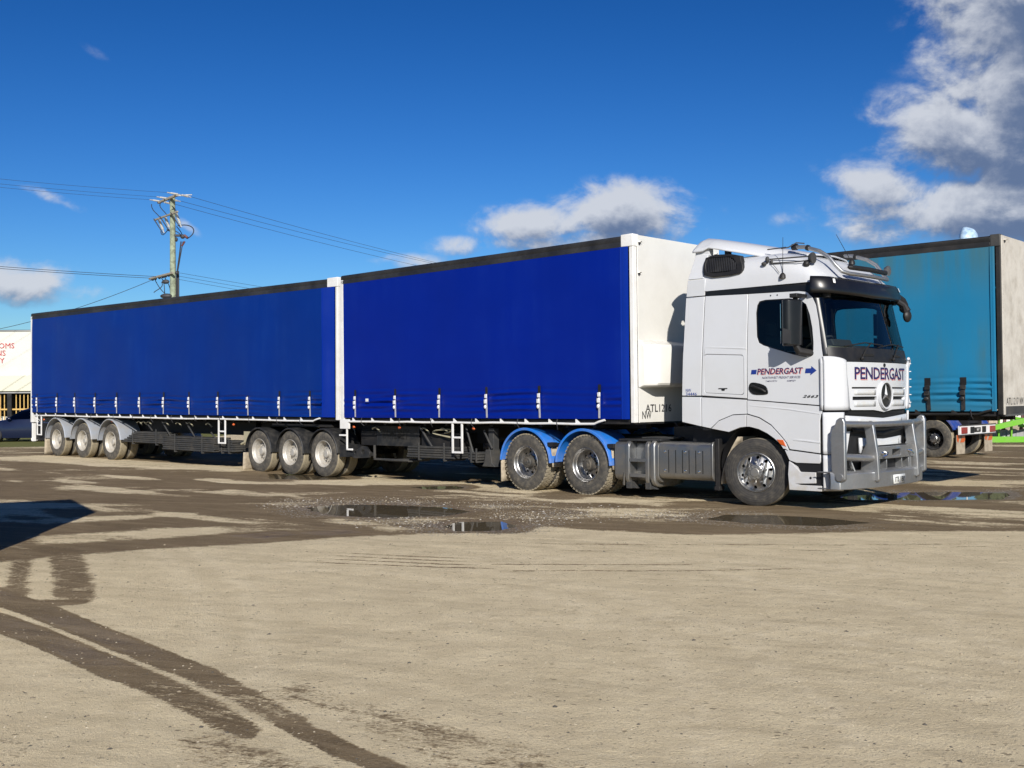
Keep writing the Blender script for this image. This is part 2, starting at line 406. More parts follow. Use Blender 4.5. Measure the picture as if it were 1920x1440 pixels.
def text_mesh(s, w, h, fn, shear=0., bold=.0, thick=.003, name='lettering', spacing=1.0):
    """flat lettering scaled into a w x h box, laid on fn(a,b,offset)"""
    cu = bpy.data.curves.new('t', 'FONT'); cu.body = s; cu.size = 1; cu.shear = shear; cu.offset = bold; cu.resolution_u = 2; cu.space_character = spacing
    o = bpy.data.objects.new('t', cu); COL.objects.link(o)
    dg = bpy.context.evaluated_depsgraph_get(); me = bpy.data.meshes.new_from_object(o.evaluated_get(dg))
    bpy.data.objects.remove(o, do_unlink=True)
    xs = [v.co.x for v in me.vertices]; ys = [v.co.y for v in me.vertices]
    x0, x1, y0, y1 = min(xs), max(xs), min(ys), max(ys)
    for v in me.vertices: v.co = fn((v.co.x - x0) / (x1 - x0) * w, (v.co.y - y0) / (y1 - y0) * h, thick)
    me.name = name; me.materials.clear(); return me
# ------------------------------------------------------------------ ground
NR = np.random.RandomState(11)
def vnoise(x, y, sc, seed):
    r = np.random.RandomState(seed); T = r.rand(64, 64)
    u = x * sc + 1000.3; v = y * sc + 1000.7; i = np.floor(u).astype(int); j = np.floor(v).astype(int); fu = u - i; fv = v - j
    fu = fu * fu * (3 - 2 * fu); fv = fv * fv * (3 - 2 * fv)
    a = T[i % 64, j % 64]; b = T[(i + 1) % 64, j % 64]; c = T[i % 64, (j + 1) % 64]; d = T[(i + 1) % 64, (j + 1) % 64]
    return (a * (1 - fu) + b * fu) * (1 - fv) + (c * (1 - fu) + d * fu) * fv
def fbm(x, y, sc, seed, o=4):
    s = 0; a = .5; t = 0
    for k in range(o): s = s + a * vnoise(x * 2 ** k, y * 2 ** k, sc, seed + k); t += a; a *= .5
    return s / t
def sdpoly(X, Y, P):
    """signed distance, positive inside"""
    d = np.full(X.shape, 1e9); ins = np.zeros(X.shape, bool); n = len(P)
    for i in range(n):
        ax, ay = P[i]; bx, by = P[(i + 1) % n]; ex, ey = bx - ax, by - ay
        t = np.clip(((X - ax) * ex + (Y - ay) * ey) / (ex * ex + ey * ey + 1e-9), 0, 1)
        d = np.minimum(d, np.hypot(X - ax - t * ex, Y - ay - t * ey))
        c = ((ay > Y) != (by > Y)) & (X < (bx - ax) * (Y - ay) / (by - ay + 1e-12) + ax); ins ^= c
    return np.where(ins, d, -d)
def dline(X, Y, P):
    d = np.full(X.shape, 1e9); tt = np.zeros(X.shape); L = 0
    seg = [hypot(P[i + 1][0] - P[i][0], P[i + 1][1] - P[i][1]) for i in range(len(P) - 1)]; tot = sum(seg)
    for i in range(len(P) - 1):
        ax, ay = P[i]; bx, by = P[i + 1]; ex, ey = bx - ax, by - ay
        t = np.clip(((X - ax) * ex + (Y - ay) * ey) / (ex * ex + ey * ey + 1e-9), 0, 1)
        q = np.hypot(X - ax - t * ex, Y - ay - t * ey); m = q < d; d = np.where(m, q, d); tt = np.where(m, (L + t * seg[i]) / tot, tt); L += seg[i]
    return d, tt
def sst(a, b, x): t = np.clip((x - a) / (b - a), 0, 1); return t * t * (3 - 2 * t)
def rise(X, Y): return .12 * np.clip((Y - 23.6) / 9.8, 0, 1) * np.clip((-X - 1.0) / 4, 0, 1)
PUD = [([(-3.35, 16.9), (-2.9, 17.45), (-1.79, 17.35), (-.9, 16.7), (-.50, 16.0), (-.84, 15.35), (-1.93, 15.15), (-2.75, 15.65)], -.013),
       ([(-1.10, 14.2), (-.8, 14.75), (-.09, 14.82), (.22, 14.15), (-.08, 13.55), (-.74, 13.52)], -.013),
       ([(2.45, 14.7), (2.88, 15.35), (3.61, 15.25), (4.25, 14.75), (4.80, 14.05), (3.9, 13.62), (3.0, 14.1)], -.013),
       ([(5.0, 17.6), (5.6, 18.2), (6.7, 18.7), (8.4, 18.5), (8.1, 17.6), (7.68, 16.95), (6.14, 17.05), (5.2, 17.2)], -.013),
       ([(-2.2, 20.9), (-1.04, 21.0), (-.85, 20.3), (-1.0, 20.1), (-1.6, 20.1)], -.010),
       ([(-5.7, 25.1), (-3.9, 24.5), (-3.4, 23.1), (-4.2, 22.9), (-5.2, 23.2)], -.010),
       ([(-3.35, 13.3), (-2.95, 13.55), (-2.75, 13.35), (-2.95, 13.1)], -.018), ([(-2.5, 13.55), (-2.15, 13.75), (-1.95, 13.55), (-2.2, 13.35)], -.018)]
xs = np.concatenate([[-900, -400, -200, -120, -80, -55, -40, -32, -27, -23, -20, -18, -16.5, -15.2], np.arange(-14, -7, .075), np.arange(-7, 6.5, .034), np.arange(6.5, 13, .075), [13.4, 14, 15, 16.5, 18.5, 21, 25, 30, 38, 50, 80, 130, 220, 400, 900]])
ys = np.concatenate([[-600, -200, -80, -40, -20, -10, -5, -2, 0, 1.5, 2.5, 3.2], np.arange(3.8, 9.5, .03), np.arange(9.5, 13, .04), np.arange(13, 26, .075), np.arange(26, 36, .25), np.arange(36, 60, 1.5), [62, 68, 76, 90, 110, 150, 220, 350, 600, 1000]])
X, Y = np.meshgrid(xs, ys, indexing='ij')
near = sst(60, 30, np.hypot(X, Y - 10))
Z = rise(X, Y) + near * .004 * (fbm(X, Y, 11, 301, 2) - .5) * sst(12, 7, Y) + near * (.020 * (fbm(X, Y, .35, 3, 3) - .5) + .012 * (fbm(X, Y, 1.7, 7, 4) - .5))
wet = np.zeros(X.shape)
# dry/wet border: wet beyond the line
bx_ = [-16, -7, -5.44, -4.86, -3.91, -2.81, -1.98, -1.05, -.22, .32, .9, 2.06, 3.33, 4.62, 5.99, 8, 16]
by_ = [9.5, 10.4, 11.04, 11.5, 12.1, 12.5, 13.0, 13.23, 13.5, 13.95, 13.45, 12.9, 12.9, 13.0, 12.9, 13.2, 14]
bl = np.interp(X, bx_, by_)
w_yard = sst(-.25, .35, Y - bl) * .78
# dry islands and streaks running along the trucks
ux = X * .72 - Y * .69; uy = X * .69 + Y * .72
st = fbm(ux * .32 + 5, uy * 1.5, 1.0, 21, 4); st2 = fbm(X * .35, Y * 1.1 + 3, 1.0, 31, 4)
w_yard = w_yard - sst(.52, .70, st) * .42 * sst(0, 1, Y - bl) - sst(.56, .72, st2) * .32 * sst(.3, 1.5, Y - bl)
dryp = [[(-6.0, 13.5), (-5.0, 13.9), (-3.875, 14.2), (-3.6, 13.4), (-4.6, 12.9), (-5.5, 12.6)], [(-7, 15.2), (-5.5, 15.9), (-4.6, 16.2), (-5.3, 15.2), (-6.3, 14.7)],
        [(-5.9, 22.4), (-3.5, 22.5), (-1.5, 21.9), (-1.0, 21.3), (-2.6, 21.2), (-4.6, 21.6)], [(-3.3, 24.2), (-1.9, 22.5), (1.0, 19.6), (.3, 18.7), (-1.8, 20.9), (-4, 22.4)], [(-14, 33), (-6, 26.5), (-6.4, 25.4), (-10, 27.5), (-15, 31)],
        [(1.3, 18.2), (2.6, 16.9), (2.2, 16.4), (.9, 17.5)]]
for p in dryp: w_yard -= sst(-.25, .25, sdpoly(X, Y, p)) * .45
wet = np.maximum(wet, w_yard)
def band(P, w, amp=.8, fade=None, soft=.10):
    global wet
    d, t = dline(X, Y, P); a = sst(w + soft, w - soft, d) * amp
    if fade: a = a * np.interp(t, fade[0], fade[1])
    wet = np.maximum(wet, a)
def bandpoly(P, amp, soft=.03, fade=None):
    global wet
    a = sst(-soft, soft, sdpoly(X, Y, P)) * amp
    if fade is not None: a = a * np.interp(Y, fade[0], fade[1])
    wet = np.maximum(wet, a)
bandpoly([(-8.5, 13.6), (-6.0, 11.08), (-4.54, 9.69), (-3.65, 8.76), (-2.93, 7.9), (-2.34, 7.25), (-1.79, 6.61), (-1.36, 6.01), (-1.06, 5.59), (-.95, 5.35), (-1.23, 5.51), (-1.57, 5.93), (-2.01, 6.49), (-2.77, 7.33), (-3.39, 8.0), (-4.11, 8.77), (-5.45, 10.06), (-7.6, 12.3)], .90, .035, ([5.2, 5.7, 6.3, 6.9], [.60, .58, .68, 1]))
bandpoly([(-7.5, 12.1), (-5.32, 9.82), (-4.03, 8.58), (-3.32, 7.85), (-2.72, 7.2), (-1.98, 6.39), (-1.54, 5.85), (-1.22, 5.39), (-1.26, 5.21), (-1.53, 5.45), (-2.0, 6.01), (-2.54, 6.58), (-3.17, 7.28), (-3.62, 7.72), (-4.73, 8.73), (-6.8, 11.0)], .90, .035, ([5.0, 5.3, 5.7, 6.3, 6.8], [.62, .72, .62, .70, 1]))
bandpoly([(-1.25, 5.52), (-.93, 5.36), (-.70, 5.06), (-.45, 4.78), (.1, 4.3), (0, 4.2), (-.55, 4.70), (-.84, 4.98), (-1.05, 5.25)], .86, .03)
bandpoly([(-1.5, 6.1), (-.9, 5.5), (-.3, 4.7), (.6, 3.9), (.3, 4.9), (-.6, 5.8), (-1.2, 6.35)], .42, .12)
bandpoly([(-1.5, 5.4), (-1.1, 5.1), (-.5, 4.5), (0, 3.9), (-1, 3.9), (-1.3, 4.7), (-1.7, 5.2)], .44, .12)
bandpoly([(-3.2, 5.6), (-2.2, 5.3), (-1.9, 4.7), (-2.6, 4.5), (-3.2, 4.9)], .34, .3)
band([(-4.15, 9.1), (-4.7, 10.4), (-5.6, 12.6)], .13, .58); band([(-3.65, 9.1), (-4.15, 10.3), (-5.1, 12.4)], .20, .60); band([(-4.2, 8.9), (-3.6, 8.95)], .16, .85)
for k in range(4):
    band([(-2.05 - .1 * k, 11.75 - .20 * k), (-1.2, 11.42 - .22 * k), (-.30 + .1 * k, 11.10 - .22 * k)], .045, .62, ([0, .2, .8, 1], [.4, 1, 1, .4]), .05)
band([(-.2, 10.75), (1.7, 10.62)], .04, .6, None, .05); band([(0.0, 10.35), (1.6, 10.25), (2.6, 10.3)], .05, .56, None, .06); band([(-1.2, 12.6), (.5, 12.25), (2.6, 12.0), (5, 11.9)], .06, .50, None, .10); band([(.5, 11.7), (3, 11.5), (6, 11.8)], .05, .47, None, .1)
band([(-3.0, 7.95), (-2.7, 8.0)], .025, .6); 
wet += .12 * (fbm(X, Y, .8, 41, 4) - .5) * near
# pale compacted wheel lines in the dry part
lite = np.zeros(X.shape)
for P, w in (([(-4.0, 12.2), (-3.2, 10.5), (-2.5, 8.8), (-2.0, 7.3)], .05), ([(-3.6, 12.2), (-2.6, 10.2), (-1.9, 8.2), (-1.5, 6.4)], .05), ([(-1.2, 10.4), (.3, 9.0), (.9, 7.6), (1.0, 6.0), (.8, 4.7)], .07), ([(-.6, 10.6), (.8, 9.2), (1.5, 7.5), (1.6, 5.0)], .06), ([(1.6, 10.5), (3.0, 8.5), (3.2, 6.5)], .06), ([(3.4, 11), (4.4, 9), (4.0, 6)], .07), ([(-2.5, 10.8), (-.5, 11.2), (2.0, 10.9), (4.5, 9.8), (7, 7.8)], .10), ([(-2.5, 10.4), (-.4, 10.8), (2.0, 10.5), (4.3, 9.4), (6.5, 7.6)], .06), ([(-.4, 8.2), (1.2, 8.0), (2.8, 7.2), (4.0, 6.0)], .08), ([(-.4, 7.9), (1.1, 7.7), (2.6, 6.9), (3.7, 5.8)], .05), ([(2.2, 6.6), (2.6, 5.6), (2.6, 4.4)], .06)):
    d, t = dline(X, Y, P); lite = np.maximum(lite, sst(w + .12, w - .02, d))
grav = np.zeros(X.shape)
for P, lv in PUD:
    sd_ = sdpoly(X, Y, P) + .10 * (fbm(X, Y, 2.2, 57, 3) - .5) * 2
    Z = Z * (1 - sst(-.5, 0, sd_)) + np.where(sd_ > -.5, -.002 * sst(-.5, 0, sd_), 0) - .045 * sst(-.05, .45, sd_)
    wet = np.maximum(wet, sst(-.45, -.05, sd_) * .95)
    if lv == -.013: grav = np.maximum(grav, .85 * sst(-.8, -.2, sd_) * sst(.35, .75, fbm(X, Y, .7, 77, 3) + .15))
for (cx, cy, r) in ((-3.3, 17.4, .9), (-1.3, 14.4, .6), (.6, 15.4, .9), (2.0, 15.2, .7), (-.2, 16.6, .7)):
    grav = np.maximum(grav, np.exp(-(((X - cx) / r) ** 2 + ((Y - cy) / (r * 1.0)) ** 2)) * .9)
far_dry = sst(33, 44, Y); wet = wet * (1 - far_dry) + .30 * far_dry
Z = Z + near * .010 * grav * (fbm(X, Y, 7, 91, 3) - .5)
grass_m = sst(-1.5, .5, sdpoly(X, Y, [(-60, 62), (-60, 39.5), (-20, 39.5), (-14, 40.5), (-14, 62)]))
nx_, ny_ = X.shape
me = bpy.data.meshes.new('ground'); nv = nx_ * ny_; nf = (nx_ - 1) * (ny_ - 1)
me.vertices.add(nv); me.vertices.foreach_set('co', np.stack([X, Y, Z], -1).astype(np.float32).ravel())
idx = np.arange(nv).reshape(nx_, ny_); q = np.stack([idx[:-1, :-1], idx[1:, :-1], idx[1:, 1:], idx[:-1, 1:]], -1).reshape(-1, 4)
me.loops.add(nf * 4); me.loops.foreach_set('vertex_index', q.ravel().astype(np.int32)); me.polygons.add(nf)
me.polygons.foreach_set('loop_start', np.arange(0, nf * 4, 4, dtype=np.int32)); me.update(calc_edges=True); me.validate()
me.polygons.foreach_set('use_smooth', np.ones(nf, bool))
for nm, arr in (('wet', wet), ('lite', lite), ('gravel', grav), ('grass', grass_m)):
    a = me.attributes.new(nm, 'FLOAT', 'POINT'); a.data.foreach_set('value', arr.astype(np.float32).ravel())
gm_ = bpy.data.materials.new('yard_ground'); gm_.use_nodes = True; t = NT(gm_.node_tree); t.n.clear()
out = t.new('ShaderNodeOutputMaterial'); b = t.new('ShaderNodeBsdfPrincipled'); t.l.new(b.outputs[0], out.inputs[0])
co = t.new('ShaderNodeTexCoord').outputs['Object']
def at(n): a = t.new('ShaderNodeAttribute'); a.attribute_name = n; return a.outputs['Fac']
aw, al, ag, agr = at('wet'), at('lite'), at('gravel'), at('grass')
n_big = t.noise(co, .9, 5, .6); n_mid = t.noise(co, 7.0, 6, .65); n_fine = t.noise(co, 55.0, 5, .7); n_grain = t.noise(co, 190.0, 2, .6)
vr = t.new('ShaderNodeVectorRotate', rotation_type='Z_AXIS'); t.l.new(co, vr.inputs['Vector']); vr.inputs['Angle'].default_value = radians(26)
cr_ = t.vmath('ADD', vr.outputs[0], t.vmath('SCALE', t.comb(0.0, t.math('SUBTRACT', t.noise(co, .35, 2), .5), 0.0), 1.2))
strk = t.noise(t.vmath('MULTIPLY', cr_, (.35, 3.2, 1)), 1.5, 8, .68)
trd = t.noise(t.vmath('MULTIPLY', cr_, (.9, 14.0, 1)), 1.6, 5, .7)
# dry crushed rock
blot = t.smooth(t.noise(co, 2.6, 6, .62), .36, .64)
dry = t.mix(n_big, (.70, .585, .375), (.80, .68, .46))
dry = t.mix(t.math('MULTIPLY', blot, .5), dry, (.54, .44, .28))
dry = t.mix(t.math('MULTIPLY', t.smooth(strk, .42, .68), .45), dry, (.44, .365, .235))
dry = t.mix(t.math('MULTIPLY', t.smooth(trd, .50, .72), .22), dry, (.74, .65, .47))
dry = t.mix(t.math('MULTIPLY', t.smooth(n_mid, .42, .70), .28), dry, (.70, .59, .40))
dry = t.mix(t.math('MULTIPLY', t.math('MULTIPLY', al, t.smooth(n_mid, .35, .65)), .45), dry, (.84, .72, .50))
dry = t.mix(t.math('MULTIPLY', t.smooth(n_fine, .50, .72), .35), dry, (.36, .30, .20))
dry = t.mix(t.math('MULTIPLY', t.smooth(n_grain, .50, .8), .55), dry, (.20, .165, .115))
def vor(scale, rnd=1.0, vec=None):
    v = t.new('ShaderNodeTexVoronoi'); v.inputs['Scale'].default_value = scale; v.inputs['Randomness'].default_value = rnd; t.l.new(vec if vec is not None else co, v.inputs['Vector']); return v
wob = t.vmath('ADD', co, t.vmath('SCALE', t.new('ShaderNodeTexNoise').outputs['Color'], .0))
vs = vor(17.0, 1.0, t.vmath('MULTIPLY', co, (.75, 1.25, 1)))
pick = t.xyz(vs.outputs['Color'])[0]
speck = t.math('MULTIPLY', t.math('LESS_THAN', vs.outputs['Distance'], t.math('MULTIPLY', pick, .24)), t.math('GREATER_THAN', pick, .60))
speck = t.math('MULTIPLY', speck, t.smooth(t.noise(co, 1.6, 4, .6), .38, .60))
dry = t.mix(t.math('MULTIPLY', speck, .75), dry, (.115, .092, .062))
vs2 = vor(55.0); p2 = t.xyz(vs2.outputs['Color'])
sp2 = t.math('MULTIPLY', t.math('LESS_THAN', vs2.outputs['Distance'], .30), t.math('GREATER_THAN', p2[1], .78))
dry = t.mix(t.math('MULTIPLY', sp2, .6), dry, t.mix(p2[2], (.16, .13, .085), (.72, .64, .48)))
# wet fines
wc = t.mix(t.smooth(n_big, .3, .7), (.140, .102, .060), (.200, .148, .088))
wc = t.mix(t.math('MULTIPLY', t.smooth(n_mid, .35, .7), .5), wc, (.22, .16, .09))
wc = t.mix(t.math('MULTIPLY', t.smooth(n_grain, .5, .75), .4), wc, (.07, .055, .036))
wsel = t.math('ADD', aw, t.math('ADD', t.math('MULTIPLY', t.math('SUBTRACT', n_mid, .5), .62), t.math('ADD', t.math('ADD', t.math('MULTIPLY', t.math('SUBTRACT', trd, .5), .45), t.math('MULTIPLY', t.math('SUBTRACT', strk, .5), .55)), t.math('ADD', t.math('MULTIPLY', t.math('SUBTRACT', n_fine, .5), .50), t.math('MULTIPLY', t.math('SUBTRACT', t.noise(t.vmath('MULTIPLY', co, (1, 1.6, 1)), 22, 3, .6), .5), .5)))))
wc = t.mix(t.math('MULTIPLY', t.smooth(strk, .44, .66), .75), wc, (.27, .205, .125))
wc = t.mix(t.math('MULTIPLY', t.smooth(trd, .48, .70), .45), wc, (.07, .052, .032))
wc = t.mix(t.math('MULTIPLY', t.math('GREATER_THAN', n_fine, .60), .5), wc, (.34, .28, .19))
damp_c = t.mix(n_mid, (.25, .19, .112), (.36, .28, .175))
damp_c = t.mix(t.math('MULTIPLY', t.smooth(n_grain, .45, .75), .5), damp_c, (.16, .12, .075))
df = t.math('MULTIPLY', t.smooth(wsel, .33, .50), .85)
wf = t.smooth(wsel, .46, .57)
col = t.mix(df, dry, damp_c)
col = t.mix(wf, col, wc)
# loose stones round the puddles
vg = vor(30.0); pg = t.xyz(vg.outputs['Color'])
stone = t.mix(pg[0], (.10, .09, .07), (.50, .46, .39))
gf = t.math('MULTIPLY', t.math('LESS_THAN', vg.outputs['Distance'], .42), t.math('GREATER_THAN', t.math('ADD', ag, t.math('MULTIPLY', pg[1], .6)), .98))
tx = t.new('ShaderNodeTexWave'); tx.wave_type = 'BANDS'; tx.inputs['Scale'].default_value = 5.5; tx.inputs['Distortion'].default_value = 3.0; tx.inputs['Detail'].default_value = 3; tx.inputs['Detail Scale'].default_value = 2.0
tv = t.new('ShaderNodeVectorRotate', rotation_type='Z_AXIS'); t.l.new(co, tv.inputs['Vector']); tv.inputs['Angle'].default_value = radians(-55 + 90); t.l.new(tv.outputs[0], tx.inputs['Vector'])
col = t.mix(t.math('MULTIPLY', t.math('MULTIPLY', wf, t.smooth(tx.outputs['Fac'], .55, .9)), t.math('MULTIPLY', t.smooth(n_fine, .35, .6), .35)), col, (.26, .205, .13))
col = t.mix(gf, col, stone)
gcol = t.mix(n_mid, (.09, .105, .03), (.20, .19, .075)); gfac = t.smooth(t.math('ADD', agr, t.math('MULTIPLY', t.math('SUBTRACT', n_mid, .5), .9)), .4, .6)
col = t.mix(gfac, col, gcol)
t.put(b.inputs['Base Color'], col)
rgh = t.math('SUBTRACT', .95, t.math('MULTIPLY', wf, t.math('ADD', .12, t.math('MULTIPLY', t.smooth(t.math('ADD', aw, t.math('MULTIPLY', n_big, .3)), .95, 1.15), .45))))
t.put(b.inputs['Roughness'], rgh); b.inputs['Specular IOR Level'].default_value = .08
bn = t.new('ShaderNodeBump'); bn.inputs['Strength'].default_value = 1.0; bn.inputs['Distance'].default_value = .018
hgt = t.math('ADD', t.math('MULTIPLY', n_mid, .9), t.math('ADD', t.math('MULTIPLY', n_fine, .60), t.math('ADD', t.math('MULTIPLY', n_grain, .36), t.math('SUBTRACT', t.math('MULTIPLY', gf, .8), t.math('MULTIPLY', wf, .25)))))
t.l.new(hgt, bn.inputs['Height']); t.l.new(bn.outputs[0], b.inputs['Normal'])
me.materials.append(gm_)
ground = bpy.data.objects.new('ground', me); COL.objects.link(ground); tag(ground, 'yard of dry pale crushed rock with brown wet mud and tyre tracks', kind='structure')
# standing water
wm_ = bpy.data.materials.new('muddy_water'); wm_.use_nodes = True; t = NT(wm_.node_tree); t.n.clear()
out = t.new('ShaderNodeOutputMaterial'); b = t.new('ShaderNodeBsdfPrincipled'); t.l.new(b.outputs[0], out.inputs[0])
b.inputs['Base Color'].default_value = (.115, .092, .058, 1); b.inputs['Roughness'].default_value = .015; b.inputs['IOR'].default_value = 1.33
co = t.new('ShaderNodeTexCoord').outputs['Object']; bn = t.new('ShaderNodeBump'); bn.inputs['Strength'].default_value = .02; bn.inputs['Distance'].default_value = .004
t.l.new(t.noise(co, 6, 2), bn.inputs['Height']); t.l.new(bn.outputs[0], b.inputs['Normal']); MATS['water'] = wm_
for P, lv in PUD:
    cx = sum(p[0] for p in P) / len(P); cy = sum(p[1] for p in P) / len(P)
    lvl = lv + (0 if cy < 22 else float(rise(np.array(cx), np.array(cy))))
    ex = []
    for p in P:
        d = hypot(p[0] - cx, p[1] - cy); k = (d + .16) / d; ex.append((cx + (p[0] - cx) * k, cy + (p[1] - cy) * k))
    o = obj('puddle', MB().add([(x, y, lvl) for x, y in ex], [tuple(range(len(ex)))]), 'water', smooth=False); o['kind'] = 'structure'
# loose chips lying on the crushed rock, near part of the yard
def stones(name, n, region, smin, smax, seed, cols, dens=None):
    R = np.random.RandomState(seed); vv = []; ff = []; mi = []
    base = [(1, 0, 0), (.3, .9, 0), (-.8, .6, 0), (-.9, -.5, 0), (.2, -1, 0), (.1, .1, .8)]
    fb = [(0, 1, 5), (1, 2, 5), (2, 3, 5), (3, 4, 5), (4, 0, 5)]
    k = 0
    while k < n:
        y = region[2] + (region[3] - region[2]) * R.rand() ** 1.3; hw = min(region[1], .52 * y + .5); x = R.uniform(max(region[0], -hw), hw)
        if dens is not None:
            if R.rand() > dens(x, y): 
                k += 0; 
                if R.rand() < .02: k += 1
                continue
        s = smin + (smax - smin) * R.rand() ** 2.5; a = R.rand() * 6.28; el_ = R.uniform(.6, 1.0); h = R.uniform(.35, .7)
        i = np.searchsorted(xs, x) - 1; j = np.searchsorted(ys, y) - 1; z = Z[i, j] - .001
        o = len(vv)
        for p in base:
            px_, py_ = p[0] * s * (1 + R.uniform(-.2, .2)), p[1] * s * el_ * (1 + R.uniform(-.2, .2)); vv.append((x + px_ * cos(a) - py_ * sin(a), y + px_ * sin(a) + py_ * cos(a), z + p[2] * s * h))
        ff += [tuple(q_ + o for q_ in f) for f in fb]; m_ = R.randint(len(cols)); mi += [m_] * 5; k += 1
    me = bpy.data.meshes.new(name); me.from_pydata(vv, [], ff)
    for c in cols: me.materials.append(MATS[c])
    me.polygons.foreach_set('material_index', mi); o = bpy.data.objects.new(name, me); COL.objects.link(o); o['kind'] = 'stuff'; o['label'] = 'loose stone chips scattered on the yard'; return o
mat('chip_a', (.34, .28, .19), .9); mat('chip_b', (.20, .165, .115), .9); mat('chip_c', (.46, .40, .29), .9); mat('chip_w', (.46, .43, .38), .8); mat('chip_d', (.09, .08, .065), .8)
stones('gravel', 16000, (-7, 7, 4.2, 12.5), .003, .012, 5, ['chip_a', 'chip_a', 'chip_b', 'chip_c', 'chip_d'])
stones('gravel', 340, (-7, 7, 4.2, 13), .011, .022, 6, ['chip_a', 'chip_b', 'chip_d'])
gd = [(-3.4, 17.6, .8), (-2.6, 17.8, .6), (-1.2, 14.6, .55), (-1.5, 14.9, .5), (.6, 15.5, .7), (1.1, 16.0, .5), (2.1, 15.3, .6), (-.3, 16.9, .6), (-1.7, 17.7, .5), (.0, 15.2, .3), (.4, 14.5, .3)]
def gden(x, y): return min(1, sum(exp(-((x - a) / r) ** 2 - ((y - b_) / r) ** 2) for a, b_, r in gd))
stones('gravel', 4200, (-5.5, 4, 13.4, 18.6), .006, .022, 8, ['chip_w', 'chip_b', 'chip_a', 'chip_w', 'chip_d', 'chip_c'], gden)
# ------------------------------------------------------------------ wheels (axis = y, outer face towards -y)
def tyre_mb(R, w=.27, rim=.288, lugs=False):
    pr = [(.030, rim - .004), (.010, rim + .004), (.002, rim + .03), (-.004, R * .74), (-.002, R * .84), (.010, R * .915), (.020, R * .945), (.024, R * .972), (.040, R * .992)]
    tread = []
    gs = [.075, .115, .155, .195]
    for g in gs: tread += [(g - .006, R), (g - .004, R - .012), (g + .004, R - .012), (g + .006, R)]
    back = [(w - y, r) for (y, r) in reversed(pr)]
    m = MB().lathe(pr + tread + back, 56)
    if lugs:
        for k in range(44):
            a = 2 * pi * k / 44
            for (ya, yb, da) in ((.012, .07, 0), (.082, .128, .07), (.142, .188, 0), (.20, .258, .07)):
                a1 = a + da
                c = [(cos(a1 + e) * r, y, sin(a1 + e) * r) for r in (R - .02, R + .005) for e in (-.042, .042) for y in (ya, yb)]
                m.add(c, [(0, 1, 3, 2), (4, 6, 7, 5), (0, 4, 5, 1), (2, 3, 7, 6), (0, 2, 6, 4), (1, 5, 7, 3)])
        for k in range(88):                                   # shoulder blocks give the ragged outline
            a = 2 * pi * k / 88
            if k % 2: continue
            c = [(cos(a + e) * r, y, sin(a + e) * r) for r in (R * .925, R * .985) for e in (-.022, .022) for y in (.008, .03)]
            m.add(c, [(0, 1, 3, 2), (4, 6, 7, 5), (0, 4, 5, 1), (2, 3, 7, 6), (0, 2, 6, 4), (1, 5, 7, 3)])
    return m
def disc_holes(r_in, r_out, y_in, y_out, nh, rh, rc, ph=0.):
    """dished disc with round hand holes"""
    outer = [(r_out * cos(a), r_out * sin(a)) for a in [2 * pi * k / 48 for k in range(48)]]
    inner = [(r_in * cos(a), r_in * sin(a)) for a in [2 * pi * k / 32 for k in range(32)]]
    hs = [[(rc * cos(b) + rh * cos(a), rc * sin(b) + rh * sin(a)) for a in [2 * pi * k / 12 for k in range(12)]] for b in [ph + 2 * pi * j / nh for j in range(nh)]]
    loops = [outer, inner] + hs
    tr = tessellate_polygon([[Vector((p[0], p[1], 0)) for p in l] for l in loops]); flat = [p for l in loops for p in l]
    def yy(x, z):
        t = (hypot(x, z) - r_in) / (r_out - r_in); return y_in + (y_out - y_in) * t
    m = MB(); m.add([(x, yy(x, z), z) for x, z in flat], tr)
    for h in hs:                                              # hole walls
        n = len(h); m.add([(x, yy(x, z), z) for x, z in h] + [(x, yy(x, z) + .02, z) for x, z in h], [(i, (i + 1) % n, (i + 1) % n + n, i + n) for i in range(n)])
    return m
def ring_nuts(m, r, y, n, rad, h, ph=0):
    for k in range(n):
        a = ph + 2 * pi * k / n; m.lathe([(y, 0), (y - h, 0), (y - h, rad * .7), (y - h * .6, rad), (y, rad)], 8, 'y', (r * cos(a), 0, r * sin(a)))
    return m
WM = {}
